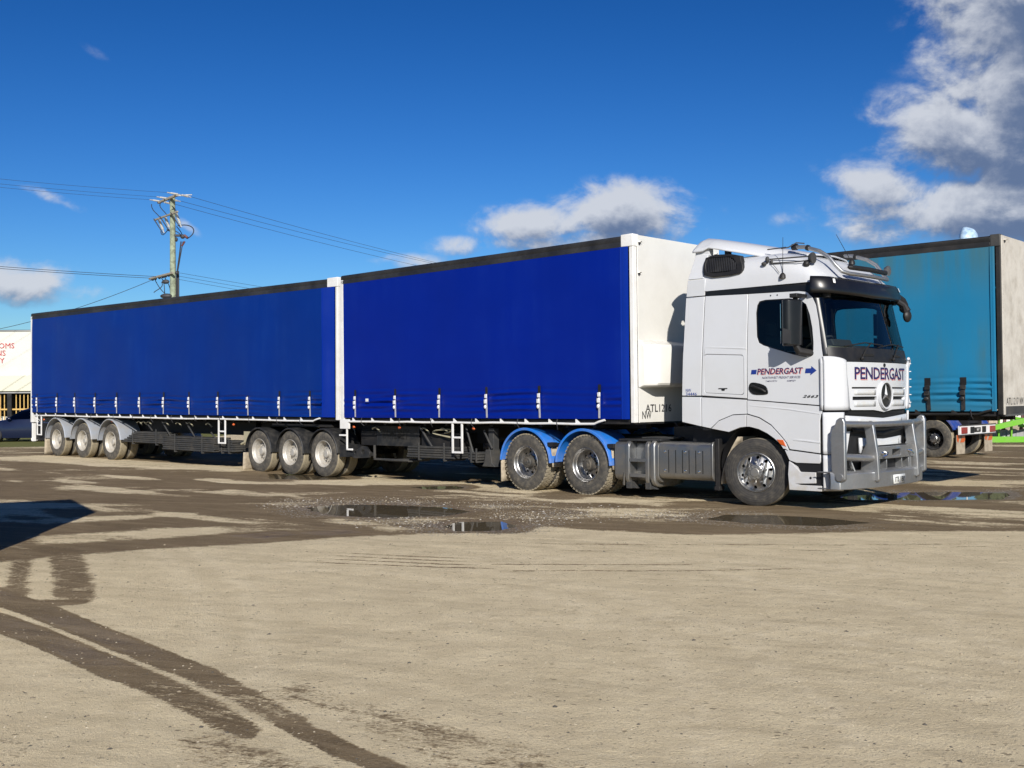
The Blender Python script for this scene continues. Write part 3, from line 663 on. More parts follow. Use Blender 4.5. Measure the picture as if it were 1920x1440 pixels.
def wheel_meshes(kind):
    if kind in WM: return WM[kind]
    d = {}
    if kind == 'trailer': R, t, rm, hubm = .50, 'tyre_dusty', 'steel_wheel', 'steel_wheel'
    if kind == 'drive': R, t, rm, hubm = .51, 'tyre_drive', 'alu_polished', 'hub_dark'
    if kind == 'front': R, t, rm, hubm = .51, 'tyre_front', 'alu_polished', 'tank_alu'
    if kind == 'plain': R, t, rm, hubm = .50, 'tyre_dusty', 'guard_black', 'alu_polished'
    ty = tyre_mb(R, lugs=(kind == 'drive')).mesh('tyre'); ty.materials.append(MATS[t]); d['tyre'] = ty
    if kind != 'front':
        rim = MB().lathe([(.06, .284), (.012, .290), (.000, .293), (-.004, .287), (.004, .280), (.03, .270), (.055, .262), (.065, .252), (.12, .244), (.165, .236)], 56)
        rim.lathe([(.165, .236), (.235, .25), (.262, .285)], 40)
        dm = disc_holes(.115, .236, .125, .168, 10 if kind == 'drive' else 8, .027, .185, .2); rim.add(dm.v, dm.f)
        rm_ = rim.mesh('rim', sharp=30); rm_.materials.append(MATS[rm]); d['rim'] = rm_
        if kind == 'trailer':
            hub = MB().lathe([(.26, .10), (.145, .105), (.122, .115), (.115, .088), (.065, .082), (.055, .070), (.052, .0)], 28)
            ring_nuts(hub, .142, .130, 10, .013, .035)
        else:
            hub = MB().lathe([(.26, .11), (.150, .115), (.125, .135), (.118, .115), (.085, .105), (.03, .098), (.018, .085), (.014, .045), (.006, .04), (.006, .0)], 28)
            ring_nuts(hub, .142, .125, 10, .013, .03); ring_nuts(hub, .075, .016, 8, .009, .012)
        h_ = hub.mesh('wheel', sharp=30); h_.materials.append(MATS[hubm]); d['hub'] = h_
        dk = MB().lathe([(.215, .0), (.215, .235)], 32).mesh('brake_drum'); dk.materials.append(MATS['hole_black']); d['drum'] = dk
    else:
        rim = MB().lathe([(.06, .284), (.012, .292), (-.002, .295), (-.006, .288), (.004, .278), (.035, .268), (.05, .258)], 56)
        dm = disc_holes(.10, .258, -.036, .050, 10, .026, .222, .1)
        rim.add(dm.v, dm.f); rim.lathe([(.05, .258), (.24, .25), (.26, .285)], 40)
        ring_nuts(rim, .165, -.012, 10, .019, .045, .15)
        rm_ = rim.mesh('rim', sharp=30); rm_.materials.append(MATS[rm]); d['rim'] = rm_
        hub = MB().lathe([(.06, .112), (-.040, .112), (-.052, .104), (-.055, .07), (-.062, .060), (-.064, .0)], 32)
        ring_nuts(hub, .085, -.052, 10, .011, .014)
        h_ = hub.mesh('wheel', sharp=30); h_.materials.append(MATS[hubm]); d['hub'] = h_
        dk = MB().lathe([(.13, .0), (.13, .25)], 32).mesh('brake_drum'); dk.materials.append(MATS['hole_black']); d['drum'] = dk
    WM[kind] = d; return d
RW = random.Random(5)
def wheel(kind, x, side, parent, z=None, y=1.22, steer=0., dual=True):
    """side -1 = towards the camera. Returns the wheel part (hub with tyre, rim and drum under it)"""
    d = wheel_meshes(kind); R = .51 if kind in ('drive', 'front') else .50
    w = bpy.data.objects.new('wheel', d['hub']); COL.objects.link(w); w.parent = parent
    w.location = (x, side * y, R - .006 if z is None else z)
    w.rotation_euler = (0, RW.uniform(0, 6.28), (0 if side < 0 else pi) + steer); w.rotation_mode = 'XYZ'
    if steer or side > 0:      # spin first, then yaw
        w.rotation_mode = 'YXZ'; w.rotation_mode = 'XYZ'
    for nm, k in (('tyre', 'tyre'), ('rim', 'rim'), ('brake_drum', 'drum')):
        c = bpy.data.objects.new(nm, d[k]); COL.objects.link(c); c.parent = w
    if dual:
        c = bpy.data.objects.new('inner_tyre', d['tyre']); COL.objects.link(c); c.parent = w; c.location = (0, .33, 0)
    return w
def mudguard(x, z, R, y0, y1, m, parent, a0=0., a1=pi, side=-1, lip=.02, ribs=0):
    mb = MB(); n = 26; ang = lin(a0, a1, n)
    ys = sorted((side * y0, side * y1)); t = .012
    prof = [(ys[0], R - lip), (ys[0], R + t), (ys[1], R + t), (ys[1], R)]
    inner = [(ys[0] + t, R), (ys[0] + t, R - lip)]
    pr = [(ys[0], R - lip), (ys[0] - .004, R - .004), (ys[0] + .01, R + t), (ys[0] + .05, R + t + .004), (ys[1] - .01, R + t + .004), (ys[1], R + t), (ys[1], R - lip), (ys[1] - t, R - lip), (ys[1] - t, R), (ys[0] + .02, R), (ys[0] + .012, R - lip)]
    if side > 0: pass
    mb.lathe(pr, n, 'y', (x, 0, z), a0, a1, close=True)
    return obj('mudguard', mb, m, parent)

# ------------------------------------------------------------------ curtain-sided trailers
def front_lettering(parent, s, a, w, b, h, m='black_lettering', fn=None, **k):
    me = text_mesh(s, w, h, lambda p, q, o: fn(a + p, b + q, o), **k); return obj('lettering', me, m, parent, smooth=False)
def make_strap(parent, x, z0, z1, m_web='strap_web', m_b='buckle', sc=1.0, rnd=random):
    """webbing strap with a ratchet buckle hanging on the curtain; near side, y = -1.27"""
    y = -1.272; w = .026 * sc; lean = rnd.uniform(-.015, .02)
    mb = MB()
    mb.bar((x, y - .012, z0), (x + lean + .012, y - .016, z1), w * 1.5, .005, (0, 1, 0))
    st = obj('strap', mb, m_web, parent)
    obj('strap_patch', MB().box(x - w * 1.15, x + w * 1.15, y - .006, y, z0 - .0, z0 + .13), 'black_plastic', st)
    b = MB()
    b.box(x - w * 1.05, x + w * 1.05, y - .035, y - .013, z0 - .075, z0 - .005)
    b.box(x - w * 1.2, x + w * .8, y - .045, y - .015, z0 - .175, z0 - .10)
    b.ball((x - w * .5, y - .03, z0 - .235), w * 1.05, .02, .038, 8, 6)
    obj('buckle', b, m_b, st, bevel=.004)
    return st
def smoothstep(a, b, x):
    t = min(1, max(0, (x - a) / (b - a))); return t * t * (3 - 2 * t)
def curtain_mesh(x0, x1, z0, z1, y, side, straps, seed, amp=1.0, bulge=.02):
    rn = np.random.RandomState(seed); ph = rn.rand(24) * 6.28
    nx = max(30, int((x1 - x0) / .07)); zs = list(np.linspace(z0, z0 + .62, 40)) + list(np.linspace(z0 + .66, z1, 18))
    xs = lin(x0, x1, nx)
    st = np.array(straps) if len(straps) else np.array([x0, x1])
    def fn(x, z):
        k = np.argmin(np.abs(st - x)); d = abs(st[k] - x)
        h = z - z0
        g = exp(-((h - .30) / .20) ** 2)
        fold = sin(h * 62 + 1.2 * sin(x * 2.1 + ph[0]) + ph[1]) * .5 + sin(h * 41 + 1.5 * sin(x * 1.4 + ph[2]) + ph[3] + x * .5) * .5
        pull = exp(-(d / .10) ** 2)
        o = g * (.030 * fold * (1 - .6 * pull) * amp * (.6 + .4 * sin(x * 1.9 + ph[6])) - .016 * pull)
        body = smoothstep(0, .5, h) * smoothstep(z1 - z0, z1 - z0 - .5, h)
        o += body * bulge * (.5 * sin(x * .9 + ph[4]) * sin(z * 1.1 + ph[5]) + .35 * sin(x * 2.3 + z * .6 + ph[7]) + .18 * sin(x * 4.6 - z * 1.3 + ph[8]))
        o += .01 * sin(pi * min(1, h / (z1 - z0)))
        return (x, side * (y + .012 + o), z)
    return MB().grid(fn, xs, zs)
def trailer(name, label, loc, ang, pitch, L, P):
    """P: options. Local frame: x forward from the front wall, y=-1.25 the near side, z up."""
    root = empty(name, loc, ang, pitch); tag(root, label, 'trailer')
    rnd = random.Random(P.get('seed', 1)); WF = P['frame']
    zb = P.get('zb', 0.); zc0, zc1 = 1.285 + zb, 4.115
    # deck, roof, chassis
    d = MB().box(-L + .03, -.02, -1.21, 1.21, 1.20 + zb, 1.27 + zb); obj('deck', d, 'chassis_paint', root)
    ch = MB()
    for s in (-1, 1):
        ch.box(P.get('chx', -L + .3), -4.1, s * .42 - .07, s * .42 + .07, .78, 1.11)
        ch.box(-4.1, -.35, s * .42 - .07, s * .42 + .07, 1.11 + zb, 1.195 + zb)
        ch.box(P.get('chx', -L + .3), -4.1, s * .42 - .07, s * .42 + .07, 1.10, 1.195)
    k = -L + .6
    while k < -.5: ch.box(k, k + .07, -1.12, 1.12, 1.13 + zb, 1.198 + zb); k += .62
    obj('chassis', ch, 'chassis_paint', root)
    rf = MB().grid(lambda x, y: (x, y, 4.285 + .02 * (1 - (y / 1.2) ** 2)), [-L + .02, -.02], lin(-1.2, 1.2, 7)); obj('roof', rf, P['wall'], root)
    for s in (-1, 1):
        rr = MB(); yo = s * 1.262; yi = s * 1.18; a_, b_ = sorted((yo, yi))
        prof = [(yi, 4.30), (s * 1.235, 4.30), (yo, 4.275), (yo, 4.215), (s * 1.256, 4.205), (s * 1.256, 4.195), (yo, 4.185), (yo, 4.115), (yi, 4.115)]
        rr.prism(prof, -L, -P['cap'], 'x'); obj('roof_rail', rr, P['rail'], root, bevel=.004)
        # front and rear posts, corner caps
        fp = MB().box(-.085, -.004, *sorted((s * 1.16, s * 1.257)), 1.225 + zb, 4.11); obj('front_post', fp, P['post'], root, bevel=.008)
        cp = MB().box(-P['cap'] + .002, -.001, *sorted((s * 1.10, s * 1.268)), 4.112, 4.318); obj('corner_cap', cp, P['capm'], root, bevel=.012)
        rp = MB().box(-L - .03, -L + .075, *sorted((s * 1.17, s * 1.262)), .98 if P.get('tail') else 1.12, 4.20); obj('rear_post', rp, WF, root, bevel=.008)
        cm = curtain_mesh(-L + .08, -P['strip'], zc0, zc1, 1.25, s, P['straps'], P.get('seed', 1) + (7 if s > 0 else 0), P.get('amp', 1.), P.get('bulge', .02))
        obj('curtain', cm, P['curtain'], root)
        if P['strip'] > .1:
            sm = MB().grid(lambda x, z: (x, s * (1.25 + .018 + .006 * sin(pi * (x + P['strip']) / (P['strip'] - .09))), z), lin(-P['strip'] + .0, -.095, 8), lin(zc0, zc1, 12))
            sm.box(-P['strip'] - .012, -P['strip'] + .012, *sorted((s * 1.255, s * 1.276)), zc0, zc1)
            obj('curtain_edge', sm, P['strip_m'], root)
        # coaming rail with gussets
        r = MB(); yr = s * 1.268; zr = P.get('zr', 1.205)
        x1 = P.get('rail_x1', -.85); x0 = -L + .30
        r.tube([(x0 - .05, yr, zr)] + [(x, yr + rnd.uniform(-.004, .004), zr + rnd.uniform(-.008, .006)) for x in lin(x0 + .4, x1, 14)] + [(x1 + .10, yr, zr + .035), (x1 + .22, s * 1.25, zr + .065)], .020, 8)
        k = x0 + .05
        while k < x1:
            kk = k + rnd.uniform(-.03, .03)
            r.prism([(kk, zr), (kk + .13, zr), (kk + .02, zr + .075), (kk - .0, zr + .075)], *sorted((yr - s * .012, yr - s * .004)), 'y'); k += P.get('gus', .62)
        obj('coaming_rail', r, P['railc'], root)
        # hooks and loose webbing under the rail
        k = x0 + .5
        while k < x1:
            kk = k + rnd.uniform(-.2, .2)
            hk = MB().tube([(kk, yr - s * .0, zr + .07), (kk + .01, yr + s * .028, zr + .02), (kk + .015, yr + s * .02, zr - .04), (kk + rnd.uniform(-.03, .04), yr - s * .03, zr - rnd.uniform(.06, .12))], .007, 5); k += 1.05
            obj('rope_hook', hk, 'cable_black', root)
    # front wall
    fwy = P.get('fwy', 1.16); fw = MB().box(-.003, .012, -fwy, fwy, 1.225 + zb, 4.30); obj('front_wall', fw, P['wall'], root, bevel=.003)
    if P.get('box'):
        nb = MB(); zz = [(1.80, .03), (1.83, .27), (1.87, .30), (2.44, .30), (2.50, .27), (2.58, .02)]
        def out(z, dp):
            return [(.012, -1.17), (dp * .35 + .012, -1.15), (dp * .9 + .012, -1.0), (dp + .012, -.93), (dp + .012, .93), (dp * .9 + .012, 1.0), (dp * .35 + .012, 1.15), (.012, 1.17)]
        rows = [[(x, y, z) for x, y in out(z, dp)] for z, dp in zz]
        n = 8; v = [p for r_ in rows for p in r_]
        nb.add(v, [(i * n + j, i * n + j + 1, (i + 1) * n + j + 1, (i + 1) * n + j) for i in range(len(rows) - 1) for j in range(n - 1)] + [tuple(range(n)), tuple(range((len(rows) - 1) * n, len(rows) * n))])
        obj('headboard_box', nb, P['wall'], root, bevel=.01, sharp=25)
    lp = MB()
    for (yy, zz) in P.get('lamps', []):
        for s in (-1, 1):
            q = obj('marker_lamp', MB().lathe([(.012, .0), (.03, .0), (.034, .016), (.013, .022)], 12, 'x', (0, s * yy, zz)), 'cable_black', root)
            obj('lamp_hood', MB().lathe([(.013, .035), (.055, .033), (.060, .030), (.060, .026), (.013, .028)], 10, 'x', (0, s * yy, zz + .012), .25, pi - .25), P['wall'], q)
    fn = lambda a, b, o: Vector((.012 + o, a, b))
    for (s_, a, w, b, h) in P.get('wall_text', []): front_lettering(root, s_, a, w, b, h, P.get('text_m', 'black_lettering'), fn, bold=P.get('bold', .01))
    bb = MB().box(-.02, .03, -1.14, 1.14, 1.20 + zb, 1.232 + zb); obj('front_sill', bb, P.get('sill', 'chassis_paint'), root)
    # straps
    st = None
    for x in P['straps']:
        make_strap(root, x, P.get('sz', 1.735), 1.30 + zb, P.get('web', 'strap_web'), P.get('buck', 'buckle'), P.get('ssc', 1.), rnd)
    # ladders
    for (xa, xb, za) in P.get('ladders', []):
        ld = MB(); y = -1.262
        for x in (xa, xb): ld.box(x - .021, x + .021, y - .012, y + .016, za, 1.21)
        for z in (za + .018, za + .30): ld.box(xa + .021, xb - .021, y - .010, y + .014, z - .018, z + .018)
        obj('ladder', ld, 'white_frame', root, bevel=.004)
    # wheels, axles, guards, flaps
    for x in P['axles']:
        for s in (-1, 1): wheel('trailer', x, s, root, y=P.get('wy', 1.22))
        obj('axle', MB().tube([(x, -.95, .5), (x, .95, .5)], .065, 12), 'chassis_paint', root)
        sp = MB()
        for s in (-1, 1):
            sp.bar((x - .5, s * .45, .72), (x + .12, s * .45, .50), .09, .10); sp.lathe([(0, .12), (.2, .13), (.24, .10)], 16, 'z', (x + .18, s * .45, .55))
        obj('suspension_arm', sp, 'chassis_paint', root)
        for s in (-1, 1):
            obj('brake_chamber', MB().lathe([(0, .0), (0, .07), (.05, .085), (.06, .085), (.12, .07), (.16, .03)], 14, 'x', (x + .22, s * .62, .62)), 'gate_grey', root)
            obj('air_hose', MB().tube([(x + .30, s * .62, .66), (x + .42, s * .66, .80 + .05 * rnd.random()), (x + .30, s * .60, 1.0), (x + .1, s * .55, 1.08)], .012, 6), 'hose', root)
    for (x, z, R, a0, a1, m) in P.get('guards', []):
        for s in (-1, 1): mudguard(x, z, R, 1.255, .62, m, root, a0, a1, s)
    for (x, z0, z1, dx) in P.get('flaps', []):
        for s in (-1, 1):
            fm = MB().grid(lambda u, v: (x + dx * (1 - v) + .012 * sin(u * 9), s * (.64 + .60 * u), z0 + (z1 - z0) * v), lin(0, 1, 8), lin(0, 1, 6))
            o = obj('mudflap', fm, 'mudflap', root); sd_ = o.modifiers.new('solid', 'SOLIDIFY'); sd_.thickness = .012
    return root, rnd
def gate_stack(parent, x0, x1, z0, n, dz, y=-1.18, slope=0., m='gate_grey'):
    """rack with loose side gates lying in it, each board of its own"""
    rk = MB()
    for x in (x0 + .25 * (x1 - x0), x0 + .78 * (x1 - x0)):
        rk.box(x, x + .035, y - .02, y - .004, z0 - .02, z0 + n * dz + .07); rk.box(x, x + .035, y - .02, y + .55, z0 - .05, z0 - .02)
    rack = obj('gate_rack', rk, m, parent, bevel=.003)
    for i in range(n):
        a = RW.uniform(-.02, .02)
        g = MB().box(x0 + a + slope * i * .35, x1 + a - slope * i * .2, y, y + .5, z0 + i * dz, z0 + (i + .82) * dz)
        if i % 2 == 0: g.box(x0 + a + .02 + slope * i * .35, x1 + a - .02 - slope * i * .2, y - .008, y, z0 + (i + .2) * dz, z0 + (i + .5) * dz)
        obj('gate', g, m, rack, bevel=.004)
    return rack

# front trailer -------------------------------------------------------
AO = (2.0 + 1.25 * .695, 17.8 + 1.25 * .719, 0); AANG = radians(-44)
TA, rn = trailer('curtain_trailer', 'shorter royal blue curtain-sided trailer coupled straight behind the white truck cab', AO, AANG, 0, 7.80, dict(
    frame='white_frame', wall='white_wall', rail='rail_dark', cap=.25, capm='white_frame', post='white_frame', strip=.25, strip_m='curtain_blue_strip', curtain='curtain_blue',
    straps=[-7.315, -6.019, -4.698, -3.413, -2.092, -.723], railc='white_frame', box=True, lamps=[(1.11, 4.16), (1.13, 3.655), (1.13, 2.155)],
    wall_text=[('ATL1216', -.99, .72, 1.395, .13), ('NW', -1.08, .25, 1.285, .125)], bold=.012, ladders=[(-4.352, -4.095, .62)], axles=[-8.52, -9.77, -11.02], chx=-12.0, seed=3,
    guards=[(-8.52, .50, .535, .05, pi + .02, 'guard_black'), (-9.77, .50, .535, -.02, pi + .02, 'guard_black'), (-11.02, .50, .535, -.02, pi - .1, 'guard_black')], flaps=[(-11.66, .02, .45, -.04)], bulge=.014))
# B-double extension behind the body: turntable and frame
ex = MB().box(-12.0, -7.8, -.49, -.35, .74, 1.0); ex.box(-12.0, -7.8, .35, .49, .74, 1.0); ex.box(-12.05, -11.9, -.9, .9, .72, .92); ex.lathe([(1.02, .0), (1.10, .0), (1.10, .45), (1.02, .5)], 24, 'z', (-9.2, 0, 0)); ex.box(-9.9, -8.6, -.5, .5, .98, 1.04)
obj('turntable_frame', ex, 'chassis_paint', TA)
gate_stack(TA, -5.79, -4.40, .50, 5, .047, -1.17); gate_stack(TA, -4.02, -3.75, .50, 3, .05, -1.17)
sk = MB().box(-7.05, -5.7, -.93, -.90, .70, 1.11); obj('side_panel', sk, 'guard_black', TA, bevel=.004)
me = text_mesh('VAWDREY', .86, .20, lambda a, b, o: Vector((-6.86 + a, -.932 - o, .84 + b)), shear=.25, bold=.02); obj('lettering', me, 'black_trim', TA, smooth=False)
ug = MB().box(-6.84, -6.80, -1.19, -1.15, .42, .72); ug.box(-6.84, -5.75, -1.19, -1.15, .415, .455); ug.box(-6.5, -5.75, -1.17, -.6, .40, .43); obj('under_frame', ug, 'gate_grey', TA, bevel=.004)
# side marker lamps, struts, curved winch hoses
for x in (-7.50, -6.02, -3.87): obj('side_lamp', MB().ball((x, -1.17, 1.09), .035, .03, .03), 'amber_lens', TA)
def struts(T, xs):
    for (xa, za, xb, zb) in xs: obj('strut', MB().tube([(xa, -1.05, za), (xb, -1.1, zb)], .020, 8), 'gate_grey', T)
struts(TA, [(-5.55, 1.12, -5.12, .72), (-3.72, 1.05, -3.45, .72), (-4.2, 1.1, -3.95, .6)])
def hooks(T, xs):
    for x in xs:
        p = [(x - .13 + .26 * t, -1.02, 1.02 + .06 * sin(pi * (t + .15))) for t in lin(0, 1, 7)]
        obj('winch_strap', MB().tube(p, .016, 6), 'hose', T)
hooks(TA, [-6.95, -5.42, -4.86])
# bulk: spare gear and tanks in the dark under the deck
obj('toolbox', MB().box(-5.6, -4.5, -.95, -.3, .62, .98), 'chassis_paint', TA); obj('coiled_hose', MB().tube([(-4.9 + .3 * sin(t_ * 5), -1.0 + .03 * cos(t_ * 9), .98 + .08 * sin(t_ * 3)) for t_ in lin(0, 3, 30)], .014, 6), 'hose', TA); obj('air_tank', MB().tube([(-3.3, -.75, .82), (-2.75, -.75, .82)], .16, 14), 'chassis_paint', TA); obj('toolbox', MB().box(-7.6, -7.1, -.9, .2, .7, 1.0), 'chassis_paint', TA)
lg = MB()
for s in (-1, 1):
    lg.box(-3.60, -3.46, s * .98 - .07, s * .98 + .07, .55, 1.1); lg.box(-3.58, -3.48, s * .98 - .05, s * .98 + .05, .45, .6)
    lg.prism([(-3.70, .385), (-3.36, .385), (-3.44, .46), (-3.48, .70), (-3.60, .70), (-3.64, .46)], s * 1.0 - .13, s * 1.0 + .13, 'y')
lg.tube([(-3.53, -.98, .9), (-3.53, .98, .9)], .03, 8)
obj('landing_leg', lg, 'gate_grey', TA, bevel=.006)
# steps / post at the rear corner and the punched bracket
rl = MB().box(-7.66, -7.62, -1.262, -1.235, .60, 1.16); rl.box(-7.9, -7.66, -1.262, -1.235, .895, .93); rl.box(-7.66, -7.45, -1.262, -1.235, .598, .635); rl.box(-7.86, -7.55, -1.268, -1.232, 1.05, 1.25)
obj('ladder', rl, 'white_frame', TA, bevel=.004)
brk_out = [(-7.60, .50), (-7.42, .43), (-6.93, .46), (-6.90, .56), (-7.02, .68), (-7.16, .70), (-7.32, .62)]
hl = [[(cx + r * cos(a), cz + r * sin(a)) for a in [2 * pi * k / 14 for k in range(14)]] for cx, cz, r in ((-7.38, .545, .036), (-7.12, .57, .055))]
panel('bracket', brk_out, hl, lambda a, b, o: Vector((a, -1.235 - o, b)), .05, 'guard_black', TA, cut=None, bevel=.004)
obj('guard_tail', MB().prism([(-7.99, .44), (-7.40, .46), (-7.40, .50), (-7.96, .70)], -1.20, -.65, 'y'), 'guard_black', TA, bevel=.006)
obj('plate_sticker', MB().box(-6.98, -6.85, -1.284, -1.279, 1.60, 1.70), 'curtain_blue_strip', TA)
obj('small_sign', MB().box(-6.96, -6.87, -1.288, -1.2845, 1.62, 1.68), 'white_frame', TA)

# rear trailer --------------------------------------------------------
B0 = (-2.924, 24.521, 0); BANG = radians(-41.86); BPIT = math.atan(.12 / 14.67)
BS = [-14.229, -12.942, -11.841, -10.651, -9.448, -8.237, -7.038, -5.841, -4.561, -3.315, -2.072, -.955]
TB, rn = trailer('curtain_trailer', 'long royal blue curtain-sided rear trailer with three grey mudguards at its tail', B0, BANG, BPIT, 14.67, dict(
    frame='white_frame', wall='white_wall', rail='rail_dark', cap=.36, capm='white_frame', post='white_frame', strip=.53, strip_m='curtain_blue_strip', curtain='curtain_blue_rear',
    straps=BS, railc='white_frame', lamps=[(1.11, 4.12), (1.13, 3.6), (1.13, 2.15)], ladders=[(-14.25, -13.98, .60), (-4.545, -4.27, .60)], axles=[-13.12, -11.55, -9.93], wy=1.20, tail=True, seed=9, zr=1.195,
    guards=[(-13.12, .50, .63, .10, pi - .02, 'guard_grey'), (-11.55, .50, .63, .08, pi - .05, 'guard_grey'), (-9.93, .50, .63, .12, pi - .05, 'guard_grey')], flaps=[(-13.80, .05, .52, -.04)], bulge=.03, amp=1.2))
gate_stack(TB, -9.35, -7.10, .52, 6, .05, -1.17, .35); gate_stack(TB, -7.22, -4.86, .38, 7, .050, -1.20, .0); gate_stack(TB, -4.78, -4.20, .40, 5, .055, -1.12)
for x in (-14.0, -9.9, -4.05): obj('side_lamp', MB().ball((x, -1.17, 1.07), .04, .03, .03), 'amber_lens', TB)
struts(TB, [(-7.5, 1.1, -7.0, .72), (-6.35, 1.1, -5.85, .72), (-5.2, .85, -4.8, .62), (-8.2, 1.0, -7.9, .85)])
hooks(TB, [-8.7, -8.2, -7.35, -6.75, -6.2, -5.35, -8.45])
tl = MB().box(-14.69, -14.60, -1.25, 1.25, .98, 1.27); tl.box(-14.69, -14.66, -1.25, 1.25, .42, .50)
for s in (-1, 1): tl.box(-14.69, -14.64, s * 1.17 - .06, s * 1.17 + .06, .40, 1.0)
obj('tail_frame', tl, 'white_frame', TB, bevel=.006)
bf = MB().box(-14.55, -13.9, -1.16, -.9, .45, .95); obj('tail_box', bf, 'chassis_paint', TB)
obj('rear_doors', MB().box(-14.67, -14.64, -1.16, 1.16, 1.28, 4.28), 'white_wall', TB)
obj('spare_carrier', MB().box(-3.95, -2.9, -.95, -.2, .55, .9).tube([(-3.9, -1.05, .6), (-3.4, -1.05, .75)], .03, 8), 'hose', TB)
obj('kingpin_plate', MB().box(-2.6, -.4, -1.1, 1.1, 1.06, 1.12), 'chassis_paint', TB)

# teal trailer --------------------------------------------------------
TANG = radians(-42)
TT, rn = trailer('curtain_trailer', 'weathered teal curtain-sided trailer with dirty white front wall beyond the truck cab', (8.19 + 1.25 * .669, 18.24 + 1.25 * .743, 0), TANG, 0, 13.0, dict(
    frame='old_rail', wall='old_white', rail='old_rail', cap=.17, capm='gate_grey', post='old_rail', strip=.16, strip_m='curtain_teal', curtain='curtain_teal',
    straps=[-.64 - .61 * i for i in range(20)], railc='old_rail', lamps=[(1.11, 4.2)], wall_text=[('ATL1217', -1.15 + 0.02, .62, 1.455, .12), ('NW', -.44, .2, 1.455, .12)], bold=.0, text_m='gate_grey', axles=[-9.6, -10.85, -12.1], seed=21,
    fwy=1.235, zb=.065, web='guard_black', buck='guard_black', ssc=1.75, sz=1.80, zr=1.305, rail_x1=-.4, amp=1.3, sill='tank_alu', bulge=.03))
sp = MB().box(.013, .03, -1.16, 1.16, 1.295, 1.43); obj('scuff_plate', sp, 'gate_grey', TT, bevel=.004)
gv = MB()
for s in (-1, 1): gv.box(-2.9, -2.76, s * .9 - .07, s * .9 + .07, .02, 1.1); gv.box(-2.98, -2.68, s * .9 - .13, s * .9 + .13, .0, .04)
obj('landing_leg', gv, 'gate_grey', TT, bevel=.006)
rs = MB()
for i in range(26):
    z = 1.5 + i * .105 + RW.uniform(-.03, .03); rs.ball((-.002, -1.19 + RW.uniform(-.01, .02), z), .016, .012 + RW.random() * .02, .012 + RW.random() * .03, 6, 4)
obj('rust_spot', rs, 'hub_dark', TT)
bgm = MB().ball((0, 0, 0), 1, 1, 1, 22, 16); R3 = random.Random(4)
dirs = [Vector((R3.gauss(0, 1), R3.gauss(0, 1), R3.gauss(0, 1))).normalized() for _ in range(40)]
bgm.v = [tuple(Vector((p[0] * .16, p[1] * .14, p[2] * .17)) * (1 + .10 * sum(abs(Vector(p).dot(d)) ** 6 for d in dirs[:14]) - .13 * max(abs(Vector(p).dot(d)) ** 14 for d in dirs[14:])) ) for p in bgm.v]
mat('bag_plastic', (.42, .56, .70), .3, dirt=(.1, .2, .35), dirt_amt=.7, dirt_scale=14, coat=.5)
bag = obj('plastic_bag', bgm, 'bag_plastic', sharp=70)
th = TANG; bx, by = -.87, 1.0
bag.location = (8.19 + .0 + cos(th) * bx - sin(th) * by, 18.24 + sin(th) * bx + cos(th) * by, 4.44)
tag(bag, 'crumpled pale blue plastic bag lying on the roof edge of the teal trailer', 'plastic bag')
# ------------------------------------------------------------------ white prime mover
TR = empty('semi_tractor', AO, AANG)
tag(TR, 'white sleeper cab prime mover with polished bullbar, PENDERGAST lettering and blue rear mudguards', 'truck')
def clampf(x, a=0., b=1.): return max(a, min(b, x))
def CW(z): return 1.25 - .06 * clampf((z - 2.2) / 1.0)
def CX(z): return (3.63 + .02 * clampf((z - 1.2) / .5)) - .205 * clampf((z - 2.15) / .95, 0, 1.35)
def CS(z): return 3.33 - .17 * clampf((z - 2.15) / .95, 0, 1.3)
RC = .27
def PF(q, z, o=0.):
    """cab surface: q in [-1,1] front face, +-(1..2) the corners, beyond 2 along the sides (metres)"""
    s = -1 if q < 0 else 1; a = abs(q); w = CW(z) + o; yi = w - RC; cx = CX(z) + o; xs = CS(z)
    if a <= 1: return Vector((cx - .10 * a * a, s * yi * a, z))
    if a <= 2:
        th = (2 - a) * pi / 2; return Vector((xs + (cx - .10 - xs) * max(0, sin(th)) ** 1.22, s * (yi + RC * max(0, cos(th)) ** 1.22), z))
    return Vector((xs - (a - 2), s * w, z))
def fy(a, b, o): return PF(a / (CW(b) - RC), b, o)                       # a = y on the front face
def side(sg):
    def f(a, b, o):
        xs = CS(b)
        if a > xs: th = math.asin(clampf((a - xs) / .35)); return Vector((a, sg * (CW(b) + o - RC * .25 * (1 - cos(th))), b))
        return Vector((a, sg * (CW(b) + o), b))
    return f
# inner black shell: closed below the windows, pillars and header above
sh = MB()
qs = [-2 - 2.04 + 2.04 * i / 8 for i in range(9)] + lin(-1.9, -1.1, 7) + lin(-1, 1, 13) + lin(1.1, 1.9, 7) + [2 + 2.04 * i / 8 for i in range(9)]
sh.grid(lambda q, z: PF(q, z, -.022), qs, lin(1.36, 2.14, 6))
qf = lin(-2.05, -1.1, 7) + lin(-1, 1, 13) + lin(1.1, 2.05, 7)
sh.grid(lambda q, z: PF(q, z, -.03), qf, lin(.42, 1.36, 6))
sh.grid(lambda q, z: PF(q, z, -.018), qs, lin(3.07, 3.27, 3))
for s in (-1, 1):
    sh.grid(lambda x, z: Vector((x, s * (CW(z) - .022), z)), lin(1.29, 2.2, 3), lin(2.14, 3.1, 3))
    sh.grid(lambda x, z: Vector((x, s * (CW(z) - .022), z)), lin(2.95, 3.33, 3), lin(.30, 1.36, 3))
    sh.grid(lambda x, z: Vector((x, s * 1.228, z)), lin(1.29, 1.50, 2), lin(1.12, 1.40, 2))
    sh.grid(lambda x, z: Vector((x, s * 1.228, z)), lin(1.50, 2.72, 6), lin(1.25, 1.40, 2))
sh.box(1.29, 1.33, -1.14, 1.14, 1.12, 3.25)
